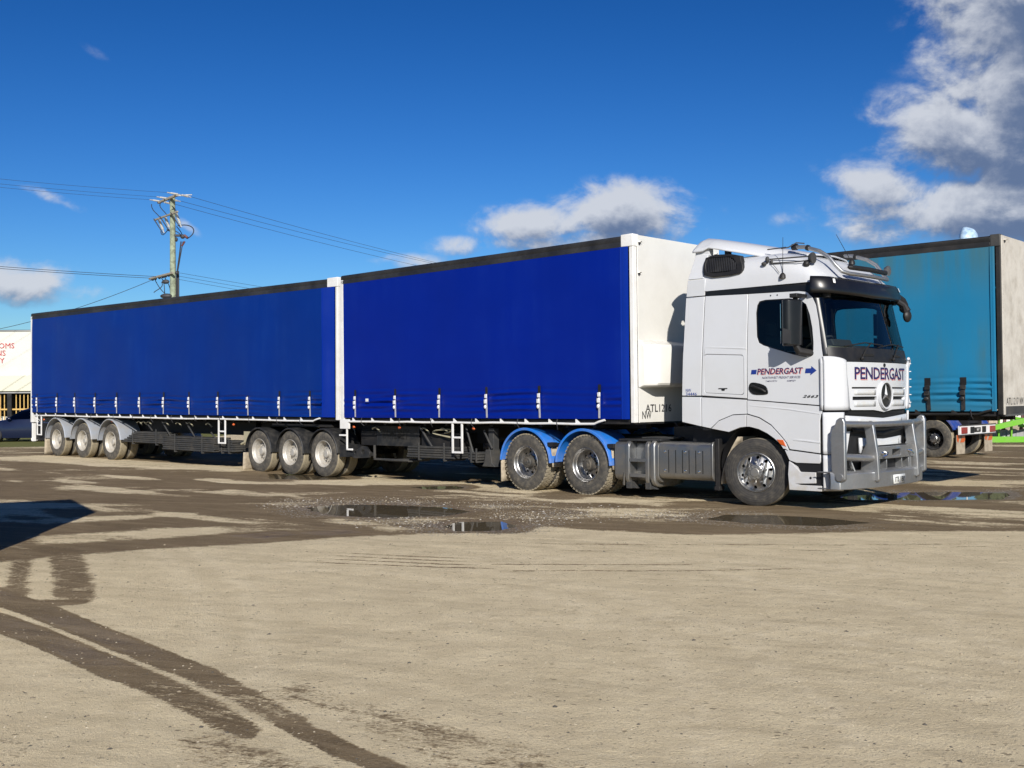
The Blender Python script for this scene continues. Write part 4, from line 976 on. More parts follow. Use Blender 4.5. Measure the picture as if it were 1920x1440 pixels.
sh.box(1.29, 3.5, -1.15, 1.15, 1.30, 1.34)
cab = obj('cab_shell', sh, 'shell_black', TR)
# wheel well liner
wl = MB()
for s in (-1, 1): wl.lathe([(s * 1.21, .62), (s * .80, .62)], 20, 'y', (2.23, 0, .60), -.1, pi + .1)
obj('wheel_well', wl, 'shell_black', TR)
WHT = 'white_paint'
arch = [(1.78, 1.105), (1.975, 1.173), (2.143, 1.185), (2.30, 1.150), (2.44, 1.090), (2.56, 1.015), (2.66, .93), (2.705, .868)]
def lip_at(t):
    out = [(1.45, 1.160), (1.60, 1.275), (1.85, 1.365), (2.09, 1.378), (2.30, 1.325), (2.50, 1.215), (2.66, 1.06), (2.745, .965), (2.785, .862)]
    return out
lipo = lip_at(0)
for s in (-1, 1):
    F = side(s)
    near = s < 0
    # side extender (three stacked pieces)
    panel('side_extender', [(.925, 1.655), (1.276, 1.655), (1.325, 3.19), (.985, 3.19)], [], F, .05, WHT, TR, cut=(.5, .2))
    panel('side_extender', [(.987, 3.205), (1.326, 3.205), (1.345, 3.46), (1.018, 3.46)], [], F, .05, WHT, TR, cut=None)
    FE = lambda a, b, o, s=s: Vector((a, s * (1.19 - .18 * clampf((b - 3.46) / .45) + o), b))
    panel('side_extender', [(1.019, 3.475), (1.31, 3.475), (1.27, 3.68), (1.30, 3.86), (1.07, 3.90)], [], FE, .05, WHT, TR, cut=(.5, .1))
    panel('side_extender', [(.92, 1.245), (1.276, 1.18), (1.276, 1.63), (.925, 1.64)], [], F, .05, WHT, TR, cut=None)
    # sleeper side with locker hatch
    hat = rounded(1.345, 2.045, 1.695, 2.295, .045); hat = [(x, z - (x - 1.345) * .055) for x, z in hat]
    hat_in = [(x + (1.695 - x) * .018, z + (1.97 - z) * .020) for x, z in hat]
    sp_ = panel('sleeper_panel', [(1.292, 1.655), (2.088, 1.605), (2.102, 3.168), (1.34, 3.192)], [hat], F, .03, WHT, TR, cut=(.4, .4))
    hp = panel('locker_hatch', hat_in, [], F, .03, WHT, sp_, cut=(.5, .2), bevel=.004)
    la = MB()
    a0 = [F(1.60, 1.765, .004), F(1.76, 1.765, .004), F(1.76, 1.75, .004), F(1.72, 1.75, .004), F(1.71, 1.725, .004), F(1.66, 1.725, .004), F(1.65, 1.75, .004), F(1.60, 1.75, .004)]
    la.add(a0, [tuple(range(8))]); obj('hatch_latch', la, 'black_trim', hp)
    # lower sleeper with arch
    rear_arch = [p for p in lipo if p[0] < 2.1]
    panel('lower_panel', [(1.292, 1.18), (1.45, 1.153)] + rear_arch[1:] + [(2.083, 1.375), (2.083, 1.583), (1.292, 1.628)], [], F, .03, WHT, TR, cut=(.4, .2))
    # wheel arch lips (two pieces)
    lr = [(1.468, 1.148)] + [(x, z - .013) for x, z in rear_arch[1:-1]] + [(2.083, 1.362), (2.083, 1.183), (1.975, 1.170), (1.78, 1.100)]
    panel('wheel_arch', lr, [], lambda a, b, o, F=F: F(a, b, o + .012), .05, 'white_lower', TR, cut=(.2, .5))
    fr_o = [(2.097, 1.362)] + [(x - .008, z - .014) for x, z in lipo if x > 2.1]
    fr_i = [p for p in arch if p[0] > 2.1]
    fl = panel('wheel_arch', fr_o + [(2.73, .868)] + fr_i[::-1] + [(2.097, 1.183)], [], lambda a, b, o, F=F: F(a, b, o + .012), .05, 'white_lower', TR, cut=(.2, .5))
    panel('side_lamp', [(2.595, 1.002), (2.70, .995), (2.755, .90), (2.66, .925)], [], lambda a, b, o, F=F: F(a, b, o + .020), .02, 'amber_lens', fl, cut=None)
    # door, upper
    win = [(2.245, 2.875), (2.262, 2.99), (2.300, 3.045), (2.40, 3.062), (2.80, 3.055), (2.97, 3.025), (3.07, 2.95), (3.13, 2.80), (3.175, 2.60), (3.196, 2.40), (3.196, 2.28), (3.165, 2.215), (3.08, 2.190), (2.90, 2.225), (2.62, 2.31), (2.38, 2.385), (2.30, 2.43), (2.265, 2.52)]
    dout = [(2.110, 1.590), (3.370, 1.493), (3.352, 2.10), (3.315, 2.32), (3.262, 2.70), (3.215, 2.93), (3.16, 3.05), (3.07, 3.128), (2.95, 3.148), (2.115, 3.168)]
    dr = panel('door', dout, [win], F, .035, WHT, TR, cut=(.15, .2))
    panel('door_window', [(x, z) for x, z in [(2.24, 2.4), (3.21, 2.18), (3.21, 2.6), (3.1, 3.0), (2.9, 3.07), (2.24, 3.07)]], [], lambda a, b, o, F=F: F(a, b, o - .018), .0, 'glass_side', dr, cut=None, bevel=0)
    wf = [(x + (2.72 - x) * .035, z + (2.66 - z) * .04) for x, z in win]
    panel('window_seal', [(x + (x - 2.72) * .02, z + (z - 2.66) * .02) for x, z in win], [wf], lambda a, b, o, F=F: F(a, b, o - .010), .01, 'black_trim', dr, cut=None, bevel=0)
    hnd = smooth_poly([(2.150, 1.83), (2.215, 1.845), (2.36, 1.815), (2.440, 1.77), (2.463, 1.69), (2.445, 1.655), (2.22, 1.655), (2.155, 1.70), (2.128, 1.75)], 1)
    h_ = panel('door_handle', hnd, [], lambda a, b, o, F=F: F(a, b, o + .012), .012, 'black_trim', dr, cut=None)
    hb = MB(); hb.tube([F(2.19, 1.79, .02), F(2.26, 1.775, .05), F(2.38, 1.735, .05), F(2.425, 1.70, .02)], .017, 8); obj('grip', hb, 'black_plastic', dr)
    for hx in (2.49, 2.60): obj('door_screw', MB().ball(F(hx, 3.118, .003), .012, .006, .012, 8, 6), 'black_trim', dr)
    # raised crease under the window
    cr = MB(); cr.tube([F(1.36, 2.40, -.012), F(2.0, 2.36, -.006), F(2.09, 2.35, -.010)], .016, 6, True); obj('crease', cr, WHT, sp_)
    # door, lower
    dl = [(2.097, 1.576), (2.097, 1.378)] + [p for p in lipo if p[0] > 2.1][:-1] + [(2.80, .862), (3.275, .815), (3.280, 1.28), (3.325, 1.44), (3.335, 1.478)]
    dlo = panel('lower_door', dl, [], F, .03, WHT, TR, cut=(.3, .2))
    cr = MB(); cr.tube([F(2.14, 1.50, -.008), F(2.8, 1.44, -.004), F(3.28, 1.375, -.006)], .012, 6); obj('crease', cr, WHT, dlo)
    cr = MB(); cr.tube([F(2.86, 1.00, -.010), F(3.1, .985, -.004), F(3.28, .965, -.008)], .016, 6); obj('crease', cr, WHT, dlo)
    # entry step housing
    panel('step_panel', [(2.715, .852), (3.285, .795), (3.285, .70), (3.268, .668), (2.90, .668), (2.79, .70)], [], F, .05, 'white_lower', TR, cut=(.3, .3))
    stp = panel('step_panel', [(2.783, .275), (3.300, .275), (3.300, .352), (2.96, .352), (2.90, .365), (3.205, .385), (3.205, .540), (2.965, .540), (2.84, .655), (2.783, .69), (2.765, .50)], [], F, .07, 'white_lower', TR, cut=(.3, .3))
    sr = MB(); sr.box(2.80, 3.24, *sorted((s * 1.0, s * 1.19)), .36, .38); sr.box(2.80, 3.24, *sorted((s * 1.05, s * 1.185)), .53, .665); obj('entry_step', sr, 'gate_grey', stp)
    db = MB(); db.lathe([(-.004, 0), (-.004, .018)], 12, 'y', (3.13, s * 1.252, .46)); obj('tow_hole', db, 'hole_black', stp)
    obj('step_recess', MB().box(2.93, 3.30, *sorted((s * 1.15, s * 1.20)), .30, .80), 'gate_grey', TR)
    # bumper corner column wrapping to the front
    def GP(name, q0, q1, z0, z1, o, m, parent=TR, th=.03, nq=12, nz=10, edge=None):
        mb = MB(); zz = lin(z0, z1, nz)
        def fn(q, z):
            if edge: q = edge(q, z)
            return PF(q, z, o)
        mb.grid(fn, lin(q0, q1, nq), zz)
        ob = obj(name, mb, m, parent); sd_ = ob.modifiers.new('solid', 'SOLIDIFY'); sd_.thickness = th; sd_.offset = 0; return ob
    sg = s
    GP('bumper_corner', sg * 1.975, sg * 1.22, .285, .790, .012, 'white_lower')
    GP('bumper_corner', sg * 1.975, sg * 1.16, .803, 1.395, .012, WHT)
    # corner wind deflector: side edge x 3.39, top edge falls towards the middle
    dfm = MB(); dfm.grid(lambda u, v: PF(sg * (1.89 + ((.925 + .105 * v) - 1.89) * u), 1.425 + v * (.765 - .065 * u ** 2.5), .013), lin(0, 1, 16), lin(0, 1, 12)); dfo = obj('corner_deflector', dfm, WHT, TR); sd_ = dfo.modifiers.new('solid', 'SOLIDIFY'); sd_.thickness = .03; sd_.offset = 0
    GP('deflector_edge', sg * 2.03, sg * 1.95, 1.43, 2.16, .006, WHT, nq=4)
    # windscreen pillar
    GP('windscreen_pillar', sg * 2.13, sg * 1.66, 2.14, 3.10, -.026, 'black_trim', nz=12)
    # black band over the doors
    panel('roof_band', [(1.345, 3.195), (2.96, 3.155), (3.09, 3.14), (3.17, 3.10), (3.20, 3.12), (3.16, 3.222), (2.41, 3.265), (1.352, 3.282)], [], lambda a, b, o, F=F: F(a, b, o - .004), .02, 'black_trim', TR, cut=(.3, 1))
# windscreen, cowl, header
ws = MB(); ws.grid(lambda q, z: PF(q, z, -.004), lin(-1.68, -1.05, 8) + lin(-1, 1, 15) + lin(1.05, 1.68, 8), lin(2.26, 3.10, 8)); obj('windscreen', ws, 'glass_screen', TR)
cw = MB(); cw.grid(lambda q, z: PF(q, z, .002), lin(-1.70, -1.05, 8) + lin(-1, 1, 15) + lin(1.05, 1.70, 8), lin(2.120, 2.32, 5)); cwo = obj('windscreen_cowl', cw, 'black_plastic', TR)
for yy in (-.42, .52): obj('cowl_slot', MB().add([fy(yy - .16, 2.20, .012), fy(yy + .16, 2.20, .012), fy(yy + .13, 2.235, .010), fy(yy - .13, 2.235, .010)], [(0, 1, 2, 3)]), 'hole_black', cwo)
for (ya, yb, yc) in ((-.62, -.95, .02), (.30, -.12, .86)):
    wm = MB(); wm.tube([fy(ya, 2.17, .03), fy((ya + .12), 2.30, .05), fy((ya + .30), 2.395, .04)], .011, 6); wm.tube([fy(yb, 2.335, .025), fy((yb + yc) / 2, 2.395, .03), fy(yc, 2.37, .03)], .009, 6); wm.ball(fy(ya, 2.165, .03), .03, .03, .03, 8, 6)
    obj('wiper', wm, 'black_plastic', TR)
# front flap with slots, lettering and badge
slots = []
for s in (-1, 1):
    for (z0, z1) in ((1.728, 1.752), (1.565, 1.615)):
        a, b = sorted((s * .235, s * (.86 if z0 > 1.7 else .84))); slots.append([(a, z0), (b, z0), (b, z1), (a, z1)])
fp = panel('front_flap', [(-.895, 1.46), (-.86, 1.425), (-.3, 1.418), (0, 1.385), (.3, 1.418), (.86, 1.425), (.895, 1.46), (.995, 2.09), (.98, 2.110), (-.98, 2.110), (-.995, 2.09)], slots, lambda a, b, o: fy(a, b, o + .012), .045, WHT, TR, cut=(.11, .2))
def mesh_strip(y0, y1, z0, z1):
    m = MB(); m.grid(lambda y, z: fy(y, z, .0145), lin(y0, y1, 8), lin(z0, z1, 2)); return m
for s in (-1, 1):
    for (z0, z1) in ((1.636, 1.708), (1.468, 1.545)):
        a, b = sorted((s * .26, s * .80)); o = obj('grille_mesh', mesh_strip(a, b, z0, z1), 'chev_white', fp); m_ = o.modifiers.new('solid', 'SOLIDIFY'); m_.thickness = .004
LF = lambda a, b, o: fy(a, b, .014 + o)
me = text_mesh('PENDERGAST', 1.60, .180, lambda a, b, o: LF(-.783 + a, 1.848 + b, .0015), bold=.006, spacing=.95); obj('lettering_shadow', me, 'red_lettering', fp, smooth=False)
me = text_mesh('PENDERGAST', 1.60, .180, lambda a, b, o: LF(-.795 + a, 1.862 + b, .004), bold=.016, spacing=.95); obj('lettering', me, 'navy_letter', fp, smooth=False)
bd = MB()
def ring(m, cy, cz, r0, r1, x0, x1, n=40):
    for k in range(n):
        a, b = 2 * pi * k / n, 2 * pi * (k + 1) / n
        P_ = lambda r, t, x: (x, cy + r * cos(t), cz + r * sin(t))
        v = [P_(r0, a, x1), P_(r1, a, x1), P_(r1, b, x1), P_(r0, b, x1), P_(r0, a, x0), P_(r1, a, x0), P_(r1, b, x0), P_(r0, b, x0)]
        m.add(v, [(0, 1, 2, 3), (1, 5, 6, 2), (0, 3, 7, 4)])
ring(bd, 0, 1.632, .183, .206, 3.655, 3.70); badge = obj('badge', bd, WHT, fp, bevel=.004)
bk = MB().lathe([(3.672, 0), (3.672, .185)], 36, 'x', (0, 0, 1.632)); obj('badge_disc', bk, 'black_trim', badge)
ri = MB(); ring(ri, 0, 1.632, .172, .184, 3.67, 3.685)
for k in range(3):
    a = pi / 2 + k * 2 * pi / 3; tip = (3.683, .165 * cos(a), 1.632 + .165 * sin(a))
    l = (3.678, .030 * cos(a + pi / 2.4), 1.632 + .030 * sin(a + pi / 2.4)); r = (3.678, .030 * cos(a - pi / 2.4), 1.632 + .030 * sin(a - pi / 2.4)); c = (3.708, 0, 1.632)
    ri.add([tip, l, c, r], [(0, 1, 2), (0, 2, 3)])
obj('star_emblem', ri, 'tank_alu', badge, smooth=False)
obj('bonnet_badge', MB().lathe([(3.66, .0), (3.675, .0), (3.675, .026), (3.66, .03)], 16, 'x', (0, 0, 2.075)), 'black_trim', fp)
# lower chevron grille and bumper centre
def chev(z0, z1, dip, o, m, name, y=.93, par=TR):
    mb = MB(); mb.grid(lambda yy, t: fy(yy, (z0 if t == 0 else z1) - dip * (1 - abs(yy) / y), o), lin(-y, y, 25), [0, 1])
    ob = obj(name, mb, m, par); sd_ = ob.modifiers.new('solid', 'SOLIDIFY'); sd_.thickness = .035; return ob
g1 = chev(1.215, 1.345, .050, .015, WHT, 'grille_bar', .97)
chev(1.238, 1.300, .050, .018, 'chev_white', 'grille_mesh', .70, g1)
g2 = chev(1.11, 1.165, .07, .0, 'black_plastic', 'grille_bar', .80)
g3 = chev(.80, 1.02, .03, .015, WHT, 'bumper_centre', .66)
chev(.83, .98, .03, .018, 'chev_white', 'grille_mesh', .55, g3)
for s in (-1, 1):
    hl_ = MB(); hl_.grid(lambda q, z: PF(s * q, z, .020), lin(1.10, 1.62, 8), lin(.80, 1.06, 5)); ho = obj('headlight', hl_, 'glass_dark' if False else 'lamp_chrome', TR)
    for q, z in ((1.25, .97), (1.36, .88), (1.50, .93)): obj('lamp_bowl', MB().ball(PF(s * q, z, .01), .05, .05, .055, 10, 8), 'white_lens', ho)
    st_ = MB(); st_.grid(lambda q, z: PF(s * (q + (1.06 - z) * .25), z, .026), lin(.93, 1.02, 3), lin(.80, 1.12, 5)); obj('headlight_trim', st_, WHT, TR)
    fg = MB(); fg.grid(lambda q, z: PF(s * q, z, .005), lin(.85, 1.6, 8), lin(.50, .78, 3)); obj('bumper_vent', fg, 'black_plastic', TR)
    obj('fog_lamp', MB().lathe([(0, .0), (.02, .05), (.02, .06), (-.03, .06)], 14, 'x', (3.52, s * 1.02, .60)), 'white_lens', TR)
# far-side open grille panel seen past the flap edge
for s in (-1, 1):
    og = MB(); 
    for i in range(6): z = 1.52 + i * .12; og.bar(PF(s * 1.30, z, .04), PF(s * 1.72, z, .085), .03, .012)
    og.tube([PF(s * 1.30, 1.46, .03), PF(s * 1.72, 1.52, .10), PF(s * 1.80, 1.62, .11), PF(s * 1.78, 2.05, .11), PF(s * 1.66, 2.17, .10), PF(s * 1.28, 2.20, .03)], .022, 8)
    if s > 0:
        sgo = obj('side_grille', og, WHT, TR)
        gb_ = MB().grid(lambda q, z: PF(s * q, z, .02 + .05 * (q - 1.28)), lin(1.28, 1.78, 6), lin(1.47, 2.16, 4)); obj('grille_back', gb_, 'shell_black', sgo)
# ---- roof
def RP(x):
    pts = [(1.2, 3.81), (2.0, 3.83), (2.5, 3.82), (2.8, 3.75), (3.05, 3.64), (3.22, 3.50), (3.34, 3.37), (3.40, 3.27), (3.6, 3.2)]
    for (a, b), (c, d) in zip(pts, pts[1:]):
        if x <= c: t = clampf((x - a) / (c - a)); return b + (d - b) * t
    return 3.2
def outline(u):
    # closed outline at the roof's foot: u 0..1 from rear near corner round the front to rear far corner
    n = [-4.04 + 2.04 * 0, 0]; q = -2 - 1.86 * (1 - u / .3) if u < .3 else (-2 + 4 * (u - .3) / .4 if u < .7 else 2 + 1.86 * (u - .7) / .3)
    return PF(q, 3.25, 0)
rm = MB(); us = lin(0, 1, 61); rows = []
for k, rho in enumerate([1.0, .992, .975, .95, .92, .885, .84, .78, .70, .55, .35, .0]):
    row = []
    for u in us:
        c = outline(u); sx = min(c.x, 2.55); spn = Vector((sx, 0, 0)); lx = (c.x - sx)
        p = spn + Vector((lx, c.y, 0)) * rho
        if c.x > 2.55: p = Vector((2.55 + (c.x - 2.55) * rho, c.y * (rho if rho < 1 else 1), 0))
        g = (1 - rho ** 7.5) ** (1 / 2.6) if rho < 1 else 0
        z = 3.27 + (RP(p.x + .02) - .05 * (abs(p.y) / 1.1) ** 2 - 3.27) * g
        row.append((p.x, p.y, max(3.27, z)))
    rows.append(row)
v = [p for r_ in rows for p in r_]; n = len(us)
rm.add(v, [(i * n + j, i * n + j + 1, (i + 1) * n + j + 1, (i + 1) * n + j) for i in range(len(rows) - 1) for j in range(n - 1)])
rb = [r_[0] for r_ in rows] + [r_[-1] for r_ in rows][::-1]; rm.add(rb, [tuple(range(len(rb)))])
roof = obj('roof', rm, WHT, TR, sharp=60)
# air intake on the side of the roof
for s in (-1, 1):
    pl = smooth_poly([(1.33, 3.84), (1.93, 3.80), (1.975, 3.68), (2.03, 3.56), (1.97, 3.475), (1.33, 3.475), (1.29, 3.66)], 1)
    FI = lambda a, b, o, s=s: Vector((a, s * (1.175 - .10 * clampf((b - 3.45) / .42) + .045 + o), b))
    hole = smooth_poly([(1.35, 3.79), (1.80, 3.77), (1.89, 3.66), (1.91, 3.54), (1.38, 3.53), (1.335, 3.66)], 1)
    ai = panel('air_intake', pl, [hole], FI, .10, 'black_plastic', TR, cut=None, bevel=.012)
    panel('intake_back', hole, [], lambda a, b, o, FI=FI: FI(a, b, o - .03), .0, 'rail_dark', ai, cut=None, bevel=0)
    lv = MB()
    for k in range(17):
        x = 1.365 + k * .032; lv.bar(FI(x, 3.55, -.012), FI(x - .01, 3.785 - max(0, (x - 1.75)) * .9, -.012), .016, .014)
    o = obj('louvre', lv, 'rail_dark', ai); o['kind'] = 'stuff'
# roof fairing
def DZ(x): t = clampf((x - 1.04) / 1.75); return 4.15 - .38 * t ** 1.15
def FTOP(x): 
    for (a, za), (c, zc) in zip(FP, FP[1:]):
        if x <= c: return za + (zc - za) * (x - a) / (c - a)
    return FP[-1][1]
FP = [(1.03, 4.10), (1.06, 4.14), (1.12, 4.152), (1.30, 4.12), (1.65, 4.04), (1.957, 3.965), (2.35, 3.865), (2.8, 3.75)]
def FLOW(x): return 3.905 + .05 * clampf((x - 1.2) / .12) if x < 1.32 else 3.955 - .235 * (x - 1.32)
fa = MB(); rows = []
for x in [1.03, 1.06, 1.12, 1.22, 1.30, 1.33] + lin(1.45, 2.80, 16):
    t = (x - 1.04) / 1.76; w = 1.07 - .34 * t ** 2; row = []; zt = FTOP(x)
    for yy in [-1.0, -1.0, -.96, -.90, -.82, -.7, -.35, 0, .35, .7, .82, .90, .96, 1.0, 1.0]:
        a_ = abs(yy); sk_ = zt + .02 - FLOW(x); row.append([x + .10 * (1 - a_) * t, yy * w, zt + .02 - .02 * a_ ** 2 - sk_ * .80 * clampf((a_ - .66) / .34) ** 2.0])
    row[0][2] = row[-1][2] = min(FLOW(x), row[0][2] - .02)
    rows.append([tuple(p) for p in row])
nr = len(rows)
fa.add([p for r_ in rows for p in r_], [(i * 15 + j, i * 15 + j + 1, (i + 1) * 15 + j + 1, (i + 1) * 15 + j) for i in range(nr - 1) for j in range(14)])
fo = obj('roof_fairing', fa, WHT, TR, sharp=50); sd_ = fo.modifiers.new('solid', 'SOLIDIFY'); sd_.thickness = .02
for s in (-1, 1):
    fsup = MB().box(1.05, 1.31, *sorted((s * .90, s * 1.02)), 3.84, 3.99); obj('fairing_support', fsup, WHT, fo, bevel=.01)
    obj('fairing_bracket', MB().box(1.56, 1.64, *sorted((s * .90, s * .97)), 3.78, 3.93), 'black_plastic', fo)
# sun visor
vi = MB(); qv = lin(-1.90, -1.05, 12) + lin(-1, 1, 21) + lin(1.05, 1.90, 12)
def vfn(q, t):
    z = 3.085 + .245 * t; bulge = .105 + .022 * sin(pi * t) ** .5 - .035 * t; z += -.02 * (1 - min(1, abs(q))) + (.02 * (abs(q) - 1) if abs(q) > 1 else 0)
    zz = 3.16 + .3 * (t - .5) * .3
    p = PF(q, zz, bulge); return (p.x, p.y, z)
vi.grid(vfn, qv, lin(0, 1, 7)); vo = obj('sun_visor', vi, 'black_trim', TR); sd_ = vo.modifiers.new('solid', 'SOLIDIFY'); sd_.thickness = .022
for s in (-1, 1):
    obj('marker_light', MB().grid(lambda u, t: Vector(vfn(s * (1.16 - .15 * u), .62 + .25 * t)) + Vector((.012, s * .006, 0)), lin(0, 1, 4), lin(0, 1, 3)), 'white_lens', vo)
    obj('visor_bracket', MB().box(3.18, 3.36, *sorted((s * 1.02, s * 1.10)), 3.04, 3.10), 'black_plastic', vo)
# polished roof bar with dark light bar
rp = [(2.62, -.74, 3.86), (2.80, -.75, 3.845), (3.05, -.76, 3.76), (3.20, -.76, 3.66), (3.30, -.75, 3.53), (3.38, -.72, 3.435), (3.44, -.62, 3.405), (3.475, -.4, 3.40)]
full = rp + [(3.49, 0, 3.40)] + [(x, -y, z) for x, y, z in reversed(rp)]
rbo = obj('roof_bar', MB().tube(full, .030, 12), 'alu', TR)
for s in (-1, 1):
    obj('bar_clamp', MB().tube([(2.60, s * .74, 3.865), (2.68, s * .74, 3.862)], .048, 10), 'black_plastic', rbo); obj('bar_clamp', MB().tube([(2.84, s * .75, 3.835), (2.88, s * .752, 3.82)], .042, 10), 'black_plastic', rbo)
obj('light_bar', MB().tube([(3.42, -.60, 3.50), (3.44, -.56, 3.50), (3.46, 0, 3.505), (3.44, .56, 3.50), (3.42, .60, 3.50)], [.02, .038, .038, .038, .02], 12), 'black_plastic', rbo)
obj('spot_lamp', MB().lathe([(-.05, .02), (-.04, .06), (.0, .078), (.02, .078), (.03, .0)], 18, 'x', (3.34, .86, 3.57)), 'tank_alu', TR)
# side spotlight arms
arm = MB(); arm.tube([(2.44, -1.12, 3.665), (2.9, -1.10, 3.655), (3.06, -1.04, 3.66)], .011, 6); arm.tube([(2.46, -1.15, 3.60), (2.9, -1.13, 3.585), (3.05, -1.05, 3.60)], .010, 6); arm.ball((2.41, -1.14, 3.66), .035, .03, .05, 10, 8); arm.ball((2.37, -1.17, 3.60), .045, .03, .03, 10, 8); arm.ball((2.48, -1.14, 3.63), .022, .02, .04, 8, 6)
ao = obj('lamp_arm', arm, 'gate_grey', TR)
obj('spot_lamp', MB().lathe([(-.05, .02), (-.04, .06), (.0, .082), (.02, .082), (.03, .0)], 18, 'x', (3.09, -1.04, 3.63)), 'gate_grey', ao)
obj('beacon', MB().ball((3.02, -1.09, 3.545), .05, .05, .05, 10, 8), 'black_plastic', ao)
cb = MB(); cb.tube([(2.80, -.74, 3.90), (2.70, -.80, 3.915), (2.60, -.86, 3.85), (2.50, -.9, 3.84)], .009, 6); cb.tube([(2.30, -.95, 3.84), (2.6, -.93, 3.845)], .009, 6); obj('roof_cable', cb, 'cable_black', TR)
for (b, t_) in (((2.69, -1.19, 3.385), (2.69, -1.17, 3.96)), ((3.10, .15, 3.66), (2.85, .15, 4.12))):
    an = MB().tube([b, t_], [.006, .0035], 6); an.lathe([(-.03, .05), (.02, .045), (.05, .02), (.06, .0)], 12, 'z', b); obj('antenna', an, 'black_plastic', TR)
obj('antenna_lead', MB().tube([(2.50, -1.17, 3.60), (2.58, -1.19, 3.52), (2.64, -1.2, 3.44)], .004, 5), 'gate_grey', TR)
# ---- mirrors
for s in (-1, 1):
    m = MB(); po = [(2.86, s * 1.50), (2.90, s * 1.60), (3.00, s * 1.62), (3.07, s * 1.52), (3.10, s * 1.34), (3.03, s * 1.32), (2.90, s * 1.34)]
    m.prism(smooth_poly(po, 2), 2.345, 3.005, 'z'); mo = obj('mirror', m, 'black_trim', TR, bevel=.02, seg=3)
    obj('mirror_glass', MB().box(2.855, 2.864, *sorted((s * 1.35, s * 1.56)), 2.60, 2.95), 'lamp_chrome', mo); obj('mirror_glass', MB().box(2.855, 2.864, *sorted((s * 1.35, s * 1.56)), 2.38, 2.56), 'lamp_chrome', mo)
    obj('mirror_panel', MB().add([(2.935, s * 1.636, 2.38), (3.04, s * 1.60, 2.38), (3.045, s * 1.60, 2.56), (2.93, s * 1.636, 2.60)], [(0, 1, 2, 3)]), 'rail_dark', mo)
    a2 = MB(); a2.tube([(3.02, s * 1.45, 2.37), (3.05, s * 1.40, 2.27), (3.16, s * 1.22, 2.24)], [.04, .06, .05], 10); obj('mirror_arm', a2, 'black_plastic', mo)
    ar = MB(); ar.tube([(3.02, s * 1.45, 2.99), (3.03, s * 1.40, 3.06), (3.06, s * 1.20, 3.07)], [.035, .04, .03], 8); ar.box(2.98, 3.10, *sorted((s * 1.36, s * 1.52)), 3.03, 3.09)
    obj('mirror_arm', ar, 'black_plastic', mo, bevel=.008)
fm = MB(); fm.tube([(3.36, .98, 3.14), (3.52, 1.03, 3.02), (3.55, 1.04, 2.93)], [.05, .05, .07], 10); fm.ball((3.56, 1.04, 2.86), .06, .09, .10, 12, 8); obj('front_mirror', fm, 'black_plastic', TR)
km = MB(); km.tube([(3.22, 1.30, 3.20), (3.22, 1.45, 3.20), (3.22, 1.60, 3.15), (3.22, 1.68, 3.07)], [.05, .06, .07, .075], 12); km.ball((3.22, 1.70, 3.03), .08, .09, .07, 12, 8); obj('kerb_mirror', km, 'black_plastic', TR)
# ---- cab interior
di = MB(); di.prism([(2.95, 2.05), (3.50, 2.05), (3.47, 2.28), (3.2, 2.36), (2.98, 2.30)], -1.1, 1.1, 'y'); obj('dashboard', di, 'interior_beige', TR, bevel=.03)
dd = MB(); dd.prism([(3.0, 2.3), (3.25, 2.36), (3.2, 2.47), (3.0, 2.43)], -.72, -.12, 'y'); dd.prism([(3.0, 2.3), (3.3, 2.33), (3.2, 2.39), (3.0, 2.36)], -.1, 1.0, 'y'); obj('instrument_hood', dd, 'interior_dark', TR, bevel=.02)
swm = MB(); ctr = Vector((2.86, -.48, 2.40)); axn = Vector((-.5, 0, .86)).normalized(); e1 = Vector((0, 1, 0)); e2 = axn.cross(e1)
swm.tube([ctr + (e1 * cos(a) + e2 * sin(a)) * .23 for a in lin(0, 2 * pi, 25)], .017, 8, False)
for a in (0, pi, 1.5 * pi): swm.bar(ctr, ctr + (e1 * cos(a) + e2 * sin(a)) * .23, .03, .02)
swm.tube([ctr, ctr - axn * .25], .05, 8); obj('steering_wheel', swm, 'interior_dark', TR)
for yy in (-.50, .52):
    se = MB(); se.box(2.15, 2.65, yy - .26, yy + .26, 1.70, 1.88); se.prism([(2.10, 1.8), (2.26, 1.8), (2.14, 2.55), (2.02, 2.55)], yy - .25, yy + .25, 'y'); se.prism([(2.0, 2.56), (2.12, 2.56), (2.09, 2.78), (2.0, 2.78)], yy - .14, yy + .14, 'y'); obj('seat', se, 'interior_dark', TR, bevel=.03)
obj('bunk', MB().box(1.34, 1.98, -1.1, 1.1, 1.6, 1.95), 'interior_dark', TR, bevel=.03)
obj('headlining', MB().box(1.34, 3.25, -1.12, 1.12, 3.20, 3.23), 'interior_dark', TR)
